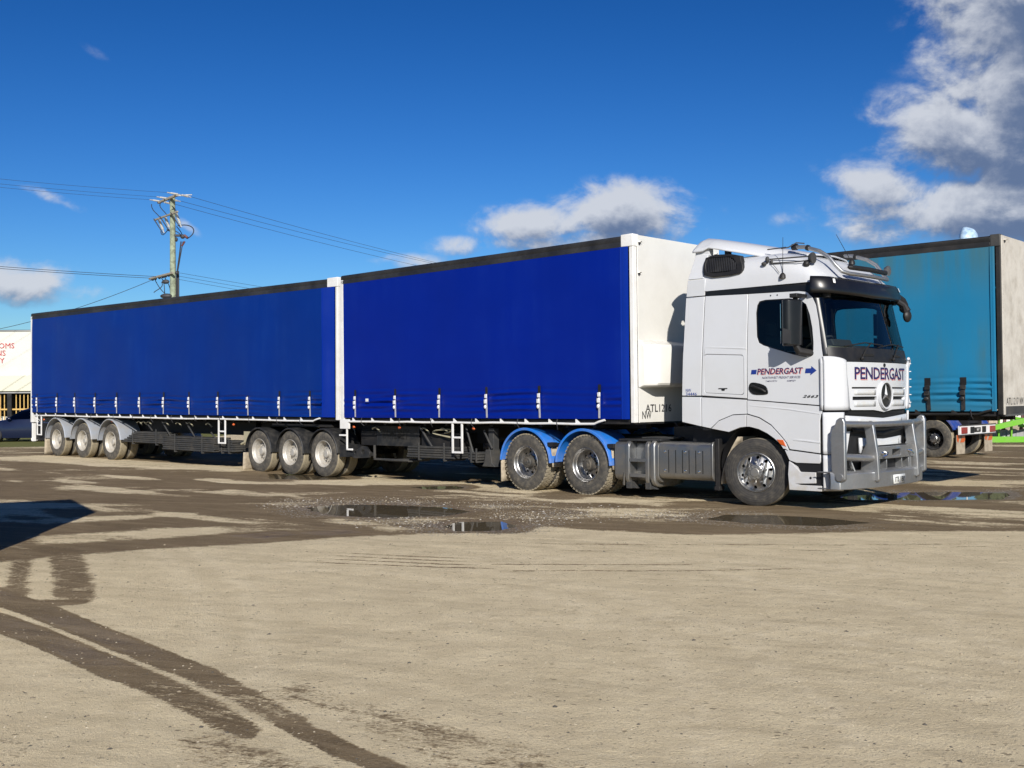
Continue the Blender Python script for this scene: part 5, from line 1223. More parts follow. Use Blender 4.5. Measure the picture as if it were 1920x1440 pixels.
# ---- bullbar
BA = 'alu'
bm_ = MB(); yb = [-1.36, -1.32, -1.2, -.7, -.35, 0, .35, .7, 1.2, 1.32, 1.36]; xb = [3.50, 3.62, 3.69, 3.82, 3.85, 3.86, 3.85, 3.82, 3.69, 3.62, 3.50]
sec = [(0, .315), (0, .535), (-.05, .565), (-.22, .565), (-.22, .545), (-.02, .545), (-.02, .335), (-.22, .335), (-.22, .315)]
v = [(x + sx, y, z) for x, y in zip(xb, yb) for sx, z in sec]; L = len(sec)
bm_.add(v, [(i * L + j, (i + 1) * L + j, (i + 1) * L + (j + 1) % L, i * L + (j + 1) % L) for i in range(len(xb) - 1) for j in range(L)] + [tuple(range(L)), tuple((len(xb) - 1) * L + k for k in range(L))])
bull = obj('bullbar', bm_, BA, TR, bevel=.012, sharp=30)
for s in (-1, 1):
    # outer wing upright, broad plate standing along the truck
    up = [(3.50, .52), (3.53, .44), (3.64, .42), (3.705, .46), (3.705, 1.26), (3.68, 1.315), (3.63, 1.325), (3.58, 1.29), (3.55, 1.20), (3.50, 1.16), (3.49, 1.0)]
    a, b = sorted((s * 1.275, s * 1.345)); obj('upright', MB().prism(up, a, b, 'y'), BA, bull, bevel=.016, seg=3)
    obj('pivot_bolt', MB().lathe([(s * -.0, .0), (s * .02, .0), (s * .02, .050), (s * -.01, .056)], 16, 'y', (3.625, s * 1.345, .49)), BA, bull)
    ui = [(3.60, .50), (3.86, .40), (3.885, .43), (3.865, .80), (3.80, 1.235), (3.76, 1.27), (3.70, 1.25), (3.66, 1.18), (3.70, .95), (3.62, .80)]
    a, b = sorted((s * .62, s * .685)); obj('upright', MB().prism(ui, a, b, 'y'), BA, bull, bevel=.014, seg=3)
    obj('top_tube', MB().tube([(3.62, s * 1.30, 1.235), (3.68, s * 1.1, 1.228), (3.76, s * .66, 1.215)], .044, 14), BA, bull)
    obj('lower_tube', MB().tube([(3.62, s * 1.30, .775), (3.69, s * 1.1, .762), (3.78, s * .66, .735)], .050, 14), BA, bull)
    obj('shackle', MB().tube([(3.83, s * .38, .815), (3.88, s * .40, .80), (3.89, s * .44, .77), (3.85, s * .46, .75)], .016, 8).ball((3.84, s * .47, .80), .022, .03, .022, 8, 6), 'lamp_chrome', bull)
    obj('stay', MB().box(3.58, 3.80, s * .25 - .01, s * .25 + .01, .55, .73), BA, bull, bevel=.003)
    obj('stay', MB().box(3.60, 3.80, s * .52 - .05, s * .52 + .05, .55, .72), BA, bull, bevel=.003)
    obj('strut_plate', MB().bar((3.60, s * 1.05, .78), (3.66, s * .98, .54), .09, .02), BA, bull, bevel=.003)
obj('centre_tube', MB().tube([(3.76, -.66, 1.215), (3.81, -.3, 1.215), (3.82, 0, 1.215), (3.81, .3, 1.215), (3.76, .66, 1.215)], .040, 14), BA, bull)
FB = lambda a, b, o: Vector((3.835 - .03 * (a / .66) ** 2 + o, a, b))
panel('centre_plate', [(-.62, .715), (.62, .715), (.62, .885), (-.62, .885)], [[(-.14, .755), (.14, .755), (.14, .845), (-.14, .845)]], FB, .12, BA, bull, cut=(.2, 1), bevel=.008)
obj('winch_recess', MB().box(3.60, 3.70, -.62, .62, .55, .9), 'shell_black', bull)
npl = obj('number_plate', MB().grid(lambda y, z: (3.872, y, z), [-.19, .19], [.345, .475]), 'plate_white', bull); sd_ = npl.modifiers.new('s', 'SOLIDIFY'); sd_.thickness = .008; sd_.offset = 1
me = text_mesh('1TS 1BP', .32, .075, lambda a, b, o: Vector((3.880, -.16 + a, .372 + b)), bold=.012); obj('lettering', me, 'black_lettering', npl, smooth=False)
me = text_mesh('VIC', .06, .018, lambda a, b, o: Vector((3.880, -.03 + a, .353 + b))); obj('lettering', me, 'blue_lettering', npl, smooth=False)
# ---- side lettering
LS = lambda a, b, o: Vector((a, -(CW(b) + .0015 + o), b))
drr = [o for o in TR.children if o.name == 'door'][0]
def sl(a, b): return b - (a - 2.3) * .0
me = text_mesh('PENDERGAST', .755, .090, lambda a, b, o: LS(2.285 + a, 1.945 + b, .0006), shear=.22, bold=.012); obj('lettering_shadow', me, 'red_lettering', drr, smooth=False)
me = text_mesh('PENDERGAST', .755, .090, lambda a, b, o: LS(2.275 + a, 1.955 + b, .002), shear=.22, bold=.018); obj('lettering', me, 'navy_letter', drr, smooth=False)
obj('logo_bar', MB().add([LS(2.172, 1.962, .002), LS(2.262, 1.962, .002), LS(2.275, 2.028, .002), LS(2.185, 2.028, .002)], [(0, 1, 2, 3)]), 'blue_lettering', drr)
obj('logo_arrow', MB().add([LS(3.062, 1.957, .002), LS(3.15, 1.957, .002), LS(3.145, 1.925, .002), LS(3.245, 1.992, .002), LS(3.165, 2.058, .002), LS(3.16, 2.025, .002), LS(3.075, 2.025, .002)], [tuple(range(7))]), 'blue_lettering', drr)
me = text_mesh('NORTHWEST FREIGHT SERVICES', .63, .034, lambda a, b, o: LS(2.36 + a, 1.888 + b, .001), shear=.3, bold=.008); obj('lettering', me, 'navy_letter', drr, smooth=False)
me = text_mesh('TAMWORTH', .19, .024, lambda a, b, o: LS(2.42 + a, 1.842 + b, .001), shear=.3, bold=.004); obj('lettering', me, 'navy_letter', drr, smooth=False)
me = text_mesh('KEMPSEY', .15, .024, lambda a, b, o: LS(2.77 + a, 1.842 + b, .001), shear=.3, bold=.004); obj('lettering', me, 'navy_letter', drr, smooth=False)
me = text_mesh('2663', .25, .040, lambda a, b, o: LS(3.02 + a, 1.608 + b - a * .02, .004), shear=.4, bold=.02, spacing=1.1); obj('lettering', me, 'black_trim', drr, smooth=False)
me = text_mesh('NW', .10, .052, lambda a, b, o: LS(1.0 + a, 1.712 + b, .002), bold=.004); obj('lettering', me, 'blue_lettering', TR, smooth=False)
me = text_mesh('34446', .205, .050, lambda a, b, o: LS(1.0 + a, 1.657 + b, .002), bold=.004); obj('lettering', me, 'blue_lettering', TR, smooth=False)
# ---- chassis, wheels, tanks
ch = MB()
for s in (-1, 1): ch.box(-3.2, 3.4, s * .42 - .05, s * .42 + .05, .68, .98)
ch.box(-2.9, -.4, -.40, .40, .80, .90); ch.box(3.1, 3.45, -.85, .85, .50, 1.0); ch.box(1.0, 3.0, -.55, .55, .95, 1.28); ch.box(.3, .9, -.6, .6, .9, 1.15)
obj('chassis', ch, 'chassis_paint', TR)
obj('engine', MB().box(.95, 1.75, -1.0, 1.0, .80, 1.14).box(2.75, 3.2, -.7, .7, .55, 1.2), 'shell_black', TR)  # stand-in black blocks added to shut out daylight seen under the cab
obj('fifth_wheel', MB().lathe([(1.08, 0), (1.12, .0), (1.12, .5), (1.08, .52)], 24, 'z', (-1.5, 0, 0)), 'chassis_paint', TR)
for x in (-1.09, -2.49):
    for s in (-1, 1): wheel('drive', x, s, TR)
    obj('axle', MB().tube([(x, -.95, .51), (x, .95, .51)], .08, 12).ball((x, 0, .53), .22, .26, .24), 'chassis_paint', TR)
for s in (-1, 1): wheel('front', 2.225, s, TR, steer=radians(11), y=1.235, dual=False)
obj('axle', MB().tube([(2.225, -1.0, .48), (2.225, 1.0, .48)], .06, 10), 'chassis_paint', TR)
for s in (-1, 1):
    for x in (-2.475, -1.13):
        g = mudguard(x, .50, .600, 1.262, .60, 'guard_blue', TR, .02, pi - .06, s)
        # raised bead and end pads, brackets
        obj('guard_bead', MB().tube([(x + .612 * cos(a), s * 1.255, .50 + .612 * sin(a)) for a in lin(.02, pi - .06, 24)], .012, 6), 'guard_blue', g)
        obj('guard_bracket', MB().tube([(x + .60, s * 1.20, .84 - .02), (x + .60, s * .7, .84)], .03, 8).box(x + .53, x + .66, *sorted((s * 1.12, s * 1.24)), .80, .87), 'chassis_paint', TR)
        mf = MB().grid(lambda u, v: (x + .60 - .02 * v, s * (.64 + .56 * u), .44 + .34 * v), lin(0, 1, 5), lin(0, 1, 4)); o = obj('mudflap', mf, 'mudflap', g); o.modifiers.new('s', 'SOLIDIFY').thickness = .012
    mf = MB().grid(lambda u, v: (-3.10 + .01 * sin(u * 7), s * (.66 + .58 * u), .14 + .44 * v), lin(0, 1, 6), lin(0, 1, 5)); o = obj('mudflap', mf, 'mudflap', TR); o.modifiers.new('s', 'SOLIDIFY').thickness = .014
# fuel tank with steps (near side) and mirrored tank far side
def rprof(y0, y1, z0, z1, r, sg):
    p = rounded(y0, y1, z0, z1, r, 4); return [(sg * a, b) for a, b in p]
for s in (-1, 1):
    tk = MB().prism(rprof(.55, 1.21, .27, .915, (.06, .12, .09, .04), s), -.465, -.155, 'x'); tk.prism(rprof(.55, 1.21, .27, .915, (.06, .12, .09, .04), s), .165, .425, 'x')
    tk.prism(rprof(.55, 1.02, .27, .915, (.06, .05, .05, .04), s), -.155, .165, 'x')
    tko = obj('fuel_tank', tk, 'tank_alu', TR, bevel=.006)
    for x in (-.20, .20): obj('tank_strap', MB().prism(rprof(.54, 1.222, .20, .93, (.06, .12, .09, .04), s), x - .03, x + .03, 'x'), 'tank_alu', tko, bevel=.004)
    obj('tank_rim', MB().prism(rprof(.54, 1.225, .19, .945, (.06, .14, .10, .04), s), .27, .36, 'x'), 'tank_alu', tko, bevel=.02)
    for z in (.34, .59): obj('step', MB().prism([(s * 1.0, z), (s * 1.215, z), (s * 1.215, z + .055), (s * 1.185, z + .055), (s * 1.18, z + .02), (s * 1.0, z + .02)], -.155, .165, 'x'), 'tank_alu', tko, bevel=.003)
    hood = MB().prism([(-.155, .70), (-.155, .86), (.165, .86), (.165, .60), (.10, .66), (0, .68)], *sorted((s * 1.03, s * 1.045)), 'y')
    obj('tank_top_step', MB().box(-.42, .44, *sorted((s * .62, s * 1.16)), .925, .96), 'rail_dark', TR, bevel=.006)
    obj('tread_plate', MB().box(-.10, .50, *sorted((s * .5, s * .95)), .965, .985), 'gate_grey', TR)
    br = MB()
    for x in (-.19, .20): br.box(x - .05, x + .05, *sorted((s * 1.0, s * 1.20)), .15, .26); br.prism([(x - .06, .155), (x + .16, .155), (x + .05, .21), (x - .06, .23)], *sorted((s * 1.10, s * 1.16)), 'y')
    obj('tank_bracket', br, 'gate_grey', TR, bevel=.004)
    bx_ = MB().prism(rprof(.50, 1.215, .335, .92, (.05, .10, .07, .03), s), .435, 1.455, 'x'); bo = obj('battery_cover', bx_, 'tank_alu', TR, bevel=.008, seg=3)
    obj('cover_flange', MB().prism(rprof(.50, 1.235, .325, .945, (.05, .10, .07, .03), s), 1.44, 1.47, 'x'), 'tank_alu', bo, bevel=.006)
    for x in (.63, .765, .895, 1.02, 1.145, 1.275):
        obj('groove', MB().box(x - .006, x + .006, *sorted((s * 1.2155, s * 1.2185)), .44, .80), 'hole_black', bo)
    for x in (.56, .945, 1.205):
        for z in (.47, .77): obj('cover_bolt', MB().lathe([(0, .022), (s * .008, .018), (s * .014, .0)], 12, 'y', (x, s * 1.216, z)), 'lamp_chrome', bo)
    ps = MB().box(1.49, 1.56, *sorted((s * 1.10, s * 1.20)), .24, .99); ps.box(1.475, 1.575, *sorted((s * 1.08, s * 1.21)), .20, .26); obj('guard_post', ps, 'chassis_paint', TR, bevel=.006)
    fl = MB().grid(lambda u, v: (1.60 + .30 * v ** 1.8 * 1.0, s * (1.19 - .55 * u), .30 + .72 * v), lin(0, 1, 6), lin(0, 1, 10)); o = obj('mudflap', fl, 'mudflap', TR); o.modifiers.new('s', 'SOLIDIFY').thickness = .012
obj('red_hose', MB().tube([(-.28, -1.2, .40), (-.28, -1.21, .20)], .02, 6), 'hub_dark', TR)
# airlines and coiled lines behind the cab
for k, yy in enumerate((-.25, 0, .25)):
    pts = [(.85 - .8 * t, yy + .02 * sin(t * 60), 1.22 - .25 * sin(pi * t)) for t in lin(0, 1, 24)]; obj('air_line', MB().tube(pts, .014, 6), 'cable_black', TR)
# ------------------------------------------------------------------ timber power pole and lines
px, py = -17.65, 57.0
PO = empty('power_pole', (px, py, 0)); tag(PO, 'weathered green timber power pole with three crossarms behind the rear blue trailer', 'power pole')
pl = MB().tube([(0, 0, -.2), (0, 0, 6), (.0, 0, 12.45)], [.19, .165, .135], 16); obj('pole', pl, 'pole_timber', PO)
ad = Vector((.62, -.78, 0)).normalized()
def arm_at(z, a, b, w=.11, h=.12, off=-.18, m='arm_timber', name='crossarm'):
    n_ = Vector((-ad.y, ad.x, 0)) * off
    return obj(name, MB().bar(ad * a + n_ + Vector((0, 0, z)), ad * b + n_ + Vector((0, 0, z)), w, h), m, PO, bevel=.01)
top = arm_at(12.36, -1.55, 1.15); mid = arm_at(11.50, -2.1, 1.15, .08, .09); low = arm_at(8.42, -2.9, .45, .10, .10)
WL = Vector((-5.8, -7.0, 0)).normalized(); WR = Vector((13.3, 22, 0)).normalized()
def ins(p, d, m='porcelain', L=.62, r=.055, par=None):
    mb = MB(); p = Vector(p); mb.tube([p, p + d * .15], .02, 6)
    for k in range(5): q = p + d * (.15 + k * (L - .2) / 5); mb.tube([q, q + d * .03, q + d * (L - .2) / 5], [r, r * .9, r * .55], 10)
    mb.tube([p + d * (L - .05), p + d * (L + .12)], .03, 6)
    return obj('insulator', mb, m, par or PO)
tops = [ad * a + Vector((0, 0, 12.42)) for a in (-1.45, -.45, 1.0)]
for p in tops: ins(p, (WL + Vector((0, 0, .0))).normalized()); ins(p, (WR + Vector((0, 0, -.04))).normalized())
ins((0, 0, 12.5), Vector((1, 0, .05)).normalized(), L=.9, r=.05)
for a in (-1.75, -.85, .65):
    p = ad * a + Vector((0, 0, 11.45)); g = ins(p + Vector((-.1, 0, .15)), Vector((.35, 0, -.94)).normalized(), L=.75, r=.085)
    obj('fuse_tube', MB().tube([p + Vector((-.35, 0, .1)), p + Vector((.15, 0, -.7))], .028, 6), 'cable_black', PO)
jm = MB()
def cur(pts, r=.022): jm.tube(pts, r, 5)
def bez(a, b, c, d, n=12):
    a, b, c, d = map(Vector, (a, b, c, d)); return [a * (1 - t) ** 3 + b * 3 * t * (1 - t) ** 2 + c * 3 * t * t * (1 - t) + d * t ** 3 for t in lin(0, 1, n)]
A3 = lambda a, z, x=0: tuple(ad * a + Vector((x, 0, z)))
cur(bez(A3(-1.5, 12.3, -.55), A3(-1.5, 11.9, -.6), A3(-1.8, 11.8), A3(-1.8, 11.55))); cur(bez(A3(-.5, 12.3, -.35), A3(-.5, 12.0, -.75), A3(-.8, 11.8), A3(-.8, 11.55))); cur(bez(A3(0, 12.3, -.2), A3(0, 11.9, -.1), A3(.5, 11.8), A3(.6, 11.5)))
cur(bez(A3(-1.7, 10.85), A3(-1.4, 10.3, 0), A3(-.7, 11.0), (-.1, 0, 10.75))); cur(bez(A3(-.8, 10.85), A3(-.5, 10.6), A3(-.2, 11.0), (.55, 0, 10.35))); cur(bez(A3(.7, 10.85), (1.1, 0, 11.1), (1.4, 0, 10.6), (.75, 0, 10.25), 14), .028); cur(bez((.2, 0, 10.9), (.35, 0, 10.7), (.5, 0, 10.6), (.5, 0, 10.3)))
cur([(.45, -.05, 10.1), (.38, -.1, 9.4), (.25, -.15, 8.4), (.22, -.2, 6)], .035); cur([(.55, -.05, 10.1), (.42, -.1, 9.3), (.27, -.18, 8.3)], .025)
cur(bez(A3(-2.6, 8.4), A3(-2.2, 8.0), A3(-1.5, 7.6), (-.35, 0, 7.35))); cur(bez(A3(-1.7, 8.4), A3(-1.0, 8.1), A3(-1.3, 7.5), (-.4, 0, 7.2))); cur(bez(A3(-1.2, 8.4), A3(-.9, 8.1), A3(-.4, 7.9), (-.15, 0, 7.5))); cur(bez((-.6, 0, 8.0), (-.4, 0, 7.7), (-.9, 0, 7.6), (-1.0, 0, 7.45)))
obj('jumper_cable', jm, 'cable_black', PO)
obj('cable_duct', MB().tube([(.30, -.1, 6.5), (.30, -.1, 8.55)], .06, 8), 'cable_black', PO); obj('cable_bracket', MB().box(.15, .45, -.25, -.05, 10.35, 10.45), 'cable_black', PO)
for c_, r_ in (((.55, -.1, 10.35), (.13, .1, .12)), ((.22, -.1, 10.2), (.08, .08, .12)), ((-.3, -.1, 7.25), (.35, .15, .14)), ((-.35, -.1, 8.0), (.2, .1, .12))): obj('cable_joint', MB().ball(c_, *r_, 10, 6), 'cable_black', PO)
obj('cable_end', MB().tube([(.62, -.1, 10.42), (.80, -.1, 10.28)], .07, 8).tube([(.66, -.1, 10.1), (.5, -.1, 9.85)], .05, 8), 'maroon', PO)
lm = MB()
for a in (-2.9, -2.5, -1.9, -1.4, -1.0, -.6, .5): lm.ball(ad * a + Vector((0, 0, 8.42)), .09, .09, .10, 8, 6)
obj('pin_insulator', lm, 'cable_black', PO)
def wire(a, b, sag, r, label, grp):
    a, b = Vector(a), Vector(b); n = 28
    pts = [a.lerp(b, t) - Vector((0, 0, 4 * sag * t * (1 - t))) for t in lin(0, 1, n)]
    o = obj('overhead_wire', MB().tube(pts, r, 5), 'cable_black'); tag(o, label, 'wire', grp); return o
def wp(v): return Vector((px, py, 0)) + v
for i, p in enumerate(tops):
    w_ = ('lowest', 'middle', 'topmost')[i]
    wire(wp(p) + WL * .75, (px + WL.x * 42 + ad.x * (i - 1) * .6, py + WL.y * 42, 12.4), .85, .007, f'{w_} of the three thin wires running left from the pole top', 'wires leaving the pole top to the left')
    wire(wp(p) + WR * .75, (px + WR.x * 60 + ad.x * (i - 1) * 1.4, py + WR.y * 60, 11.6 - (.5 if i != 1 else .0)), .7, .010, f'{("lowest", "middle", "topmost")[i]} of the three thin wires running right from the pole top', 'wires leaving the pole top to the right')
for i, a in enumerate((-2.8, -1.9)):
    p = ad * a + Vector((0, 0, 8.45)); wire(wp(p), (px + WL.x * 42, py + WL.y * 42 - i * .5, 8.9), .55, .013, ('upper' if i else 'lower') + ' of the two cables running left from the lower crossarm', 'cables leaving the lower crossarm to the left')
for i, a in enumerate((-.2, .1, .45)):
    p = ad * a + Vector((.2, 0, 8.42 - .12 * (2 - i))); wire(wp(p), (px + WR.x * 60 + i * .4, py + WR.y * 60, 8.3 - .4 * (2 - i)), .6, .009, ('lowest', 'middle', 'topmost')[i] + ' of the three fine cables running right from the lower crossarm', 'cables leaving the lower crossarm to the right')
wire((px - 1.0, py, 8.15), (-28.6, 60, 5.75), .25, .014, 'service cable slanting down from the power pole to the white building', None)
# ------------------------------------------------------------------ white building with red wall lettering
BD = empty('building', (-27, 60, .08)); tag(BD, 'white building with red wall lettering and yellow bars at the far left', 'building')
fr = MB().box(-18, 8, 0, .4, 3.2, 5.62); obj('wall', fr, 'bld_white', BD)
obj('fascia', MB().box(-18, 8, -.25, .45, 2.33, 3.19), 'bld_cream', BD, bevel=.02)
obj('gutter', MB().box(-18, 8, -.05, .45, 5.625, 5.70), 'hoarding_grey', BD)
obj('roof', MB().prism([(-18.0, 5.2), (8, 5.2), (8, 5.6), (-18, 5.6)], .45, 14, 'y'), 'hoarding_grey', BD)
obj('soffit', MB().box(-18, 8, -.15, 3.0, 2.22, 2.32), 'hoarding_grey', BD)
obj('back_wall', MB().box(-18, 8, 3.0, 3.2, 0, 5.2), 'interior_dark', BD)
obj('end_wall', MB().box(8, 8.2, 0, 14, 0, 5.6), 'bld_white', BD)
obj('low_wall', MB().box(-18, 8, .3, .5, 0, .95), 'bld_white', BD)
for x in (-.55, -6.5, 6.5): obj('post', MB().box(x - .12, x + .12, -.1, .12, 0, 2.3), 'black_plastic', BD)
for k in range(46): obj('bar', MB().box(-8 + k * .215 * 1.0, -7.955 + k * .215, .04, .08, .75, 2.18), 'yellow_steel', BD)
obj('rail', MB().box(-18, 8, .0, .04, 1.30, 1.38), 'yellow_steel', BD)
for (s_, xr, z0, w) in (('BATHROOMS', -.30, 4.69, 2.55), ('KITCHENS', -.78, 4.29, 2.05), ('LAUNDRY', -.84, 3.88, 1.95)):
    me = text_mesh(s_, w, .29, lambda a, b, o: Vector((xr - w + a, -.02 - o, z0 + b)), bold=0, thick=.01); obj('lettering', me, 'sign_red', BD, smooth=False)
# dark bush by the building
R4 = random.Random(8); bu = MB()
for _ in range(900):
    c = Vector((R4.gauss(0, .55), R4.gauss(0, .5), abs(R4.gauss(.9, .5)))); a = R4.uniform(0, 6.28); s_ = .09
    d1 = Vector((cos(a), sin(a), R4.uniform(-.5, .5))) * s_; d2 = Vector((-sin(a), cos(a), R4.uniform(-.5, .5))) * s_ * .6
    bu.add([c - d1, c + d2, c + d1, c - d2], [(0, 1, 2, 3)])
bo_ = empty('shrub', (-27.6, 55.5, .08)); obj('foliage', bu, 'foliage', bo_, smooth=False); obj('stem', MB().tube([(0, 0, 0), (0, 0, 1.2)], [.06, .02], 6), 'arm_timber', bo_); tag(bo_, 'dark shrub in front of the yellow bars at the far left', 'shrub')
# ------------------------------------------------------------------ dark blue sedan
CR = empty('parked_car', (-19.95, 46, .08), pi); tag(CR, 'dark blue sedan parked on the grass behind the tail of the rear trailer', 'car')
# local: x forward (to the picture's left), near side is +y
def sec_(x, zl, zb, zt, wb, wt): return [(x, -wb * .96, zl), (x, -wb, zl + .15), (x, -wb, (zl + zb) / 2), (x, -wb * .97, zb), (x, -wt, zt - .04), (x, -wt * .88, zt), (x, 0, zt + .02), (x, wt * .88, zt), (x, wt, zt - .04), (x, wb * .97, zb), (x, wb, (zl + zb) / 2), (x, wb, zl + .15), (x, wb * .96, zl)]
rows = [sec_(2.38, .30, .50, .60, .70, .62), sec_(2.32, .22, .60, .70, .80, .70), sec_(2.0, .20, .72, .80, .88, .78), sec_(1.5, .20, .82, .89, .90, .80), sec_(1.02, .20, .90, .96, .91, .80), sec_(.45, .20, .93, 1.33, .91, .66), sec_(.1, .20, .94, 1.43, .91, .62), sec_(-.6, .20, .95, 1.45, .91, .61), sec_(-1.1, .20, .96, 1.38, .91, .62), sec_(-1.75, .20, .97, 1.06, .90, .74), sec_(-2.2, .22, .94, 1.00, .86, .74), sec_(-2.38, .30, .80, .90, .76, .66)]
cb_ = MB(); L = 13; cb_.add([p for r_ in rows for p in r_], [(i * L + j, i * L + (j + 1) % L, (i + 1) * L + (j + 1) % L, (i + 1) * L + j) for i in range(len(rows) - 1) for j in range(L)] + [tuple(range(L)), tuple(range((len(rows) - 1) * L, len(rows) * L))])
bo2 = obj('body', cb_, 'car_blue', CR, sharp=50)
for s in (-1, 1):
    wn = MB(); wn.add([(x, s * y, z) for x, y, z in ((.95, .885, .975), (.42, .745, 1.30), (-.1, .70, 1.375), (-.12, .885, .985))], [(0, 1, 2, 3)]); wn.add([(x, s * y, z) for x, y, z in ((-.18, .885, .985), (-.16, .70, 1.375), (-.95, .72, 1.34), (-1.45, .87, 1.02))], [(0, 1, 2, 3)]); obj('window', wn, 'glass_dark', bo2, smooth=False)
    for x in (1.42, -1.40):
        w_ = obj('wheel', MB().lathe([(-.02, .0), (-.03, .20), (-.01, .215)], 24).lathe([(-.02, .215), (-.03, .25), (-.02, .31), (.02, .325), (.2, .325), (.2, .2)], 28), 'tank_alu', CR); w_.location = (x, s * .90, .325); w_.rotation_euler = (0, 0, 0 if s < 0 else pi)
        t_ = obj('tyre', MB().lathe([(-.033, .212), (-.04, .25), (-.03, .315), (.02, .332), (.2, .332)], 28), 'black_plastic', w_)
    obj('headlight', MB().ball((2.20, s * .66, .62), .12, .13, .07, 10, 6), 'lamp_chrome', CR); obj('tail_light', MB().ball((-2.25, s * .68, .82), .08, .13, .08, 10, 6), 'red_lens', CR)
    obj('mirror', MB().ball((.78, s * .98, 1.0), .10, .08, .07, 10, 6), 'car_blue', CR)
# ------------------------------------------------------------------ blue truck seen under the teal trailer
HA = radians(136); tdir = Vector((cos(radians(-44)), sin(radians(-44)), 0)); ndir = Vector((-tdir.y, tdir.x, 0))
HO = Vector((11.10, 28.83, 0)) + tdir * .66 + ndir * 1.22
HT = empty('semi_tractor', HO, HA); tag(HT, 'blue prime mover with tail lights and orange striped mudflaps beyond the teal trailer', 'truck')
hc = MB()
for s in (-1, 1): hc.box(.05, 6.6, s * .42 - .04, s * .42 + .04, .70, .95)
hc.box(.1, 3.0, -.4, .4, .88, 1.04); obj('chassis', hc, 'chassis_paint', HT)
for s in (-1, 1):
    for x in (.68, 2.02): wheel('plain', x, s, HT)
    wheel('plain', 5.6, s, HT, dual=False)
    for x in (.70, 2.02): mudguard(x, .52, .62, 1.26, .60, 'navy_guard', HT, .12, pi - .35, s)
    obj('tail_light', MB().box(-.06, 0, *sorted((s * .78, s * 1.16)), .63, .80), 'red_lens', HT, bevel=.01)
    f_ = obj('mudflap', MB().box(.06, .075, *sorted((s * .68, s * 1.22)), .10, .60), 'mudflap', HT)
    st_ = MB()
    for (a, b) in ((0, 1),):
        y0, y1 = sorted((s * .68, s * 1.22)); w_ = y1 - y0
        st_.add([(.055, y0, .60), (.055, y0 + w_ * .25, .60), (.055, y0 + w_ * .62, .40), (.055, y0 + w_ * .12, .40), (.055, y0, .46)], [tuple(range(5))]); st_.add([(.054, y0 + w_ * .55, .60), (.054, y1, .60), (.054, y1, .45), (.054, y0 + w_ * .82, .40)], [tuple(range(4))])
    obj('reflector', st_, 'amber_lens', f_, smooth=False)
tbm = MB().box(-.04, .03, -1.20, 1.20, .60, .84); obj('tail_bar', tbm, 'white_frame', HT, bevel=.006)
obj('tail_bar_edge', MB().box(-.055, -.03, -1.22, 1.22, .835, .86).box(-.055, -.03, -1.22, 1.22, .585, .61), 'gate_grey', HT)
np_ = obj('number_plate', MB().box(-.06, -.045, -.10, .28, .66, .78), 'black_plastic', HT)
me = text_mesh('887', .18, .065, lambda a, b, o: Vector((-.063, .18 - a, .69 + b))); obj('lettering', me, 'white_frame', np_, smooth=False)
for yy in (-.35, .45): obj('tail_panel', MB().box(-.062, -.045, yy - .12, yy + .12, .64, .80), 'black_plastic', HT, bevel=.004)
obj('gas_bottle_hook', MB().tube([(.2, .25, .86), (.2, .25, 1.2), (.2, .32, 1.24)], .02, 6), 'white_frame', HT)
hcab = MB().prism([(4.5, .9), (6.9, .9), (6.95, 1.9), (6.75, 2.75), (6.3, 3.0), (4.5, 3.1)], -1.2, 1.2, 'y'); obj('cab', hcab, 'navy_guard', HT, bevel=.06, seg=3)
hw_ = MB().box(5.3, 6.3, -1.21, 1.21, 1.8, 2.5).box(6.84, 6.88, -1.0, 1.0, 1.85, 2.4); obj('window', hw_, 'glass_dark', HT)
obj('fuel_tank', MB().tube([(3.2, -1.0, .7), (4.4, -1.0, .7)], .32, 16).tube([(3.2, 1.0, .7), (4.4, 1.0, .7)], .32, 16), 'tank_alu', HT)
# ------------------------------------------------------------------ lime green implement
GT = empty('farm_implement', (15.7, 37, 0)); tag(GT, 'lime green steel implement frame lying on the ground beyond the teal trailer', 'implement')
def gb(name, a, b, w=.10, h=.12, m='lime'): return obj(name, MB().bar(a, b, w, h), m, GT, bevel=.008)
gb('beam', (-.3, 0, .14), (9, .2, .10), .16, .20); gb('beam', (.1, .1, .42), (3.4, .1, 1.15), .16, .18); gb('beam', (-.3, 1.2, .16), (9, 1.3, .16), .16, .2); gb('beam', (-.4, .3, 1.25), (9, .3, 1.30), .12, .12)
for x in (-.25, .12, .46, .92, 1.35, 2.0, 2.7, 3.6, 4.6, 5.6, 6.6, 7.6): gb('upright', (x, .35 + .2 * (x % .5), .2), (x + .02, .35, 1.3), .09 if x > .3 else .13, .06)
for x, z in ((.7, .95), (1.5, .88), (1.9, .60), (2.6, .75)): gb('cross_member', (x - .25, .5, z), (x + .45, .6, z - .10), .08, .10)
for x in (.55, 1.15, 1.75, 2.4): obj('hydraulic_ram', MB().tube([(x, .55, .45), (x + .1, .6, .95)], .06, 8), 'maroon', GT)
for k in range(14): obj('disc', MB().lathe([(0, .0), (.03, .15), (.0, .24)], 16, 'y', (.9 + k * .33, .7, .24)), 'hoarding_grey', GT)
gs = MB().box(.0, 8, .2, 1.0, .02, .05); 
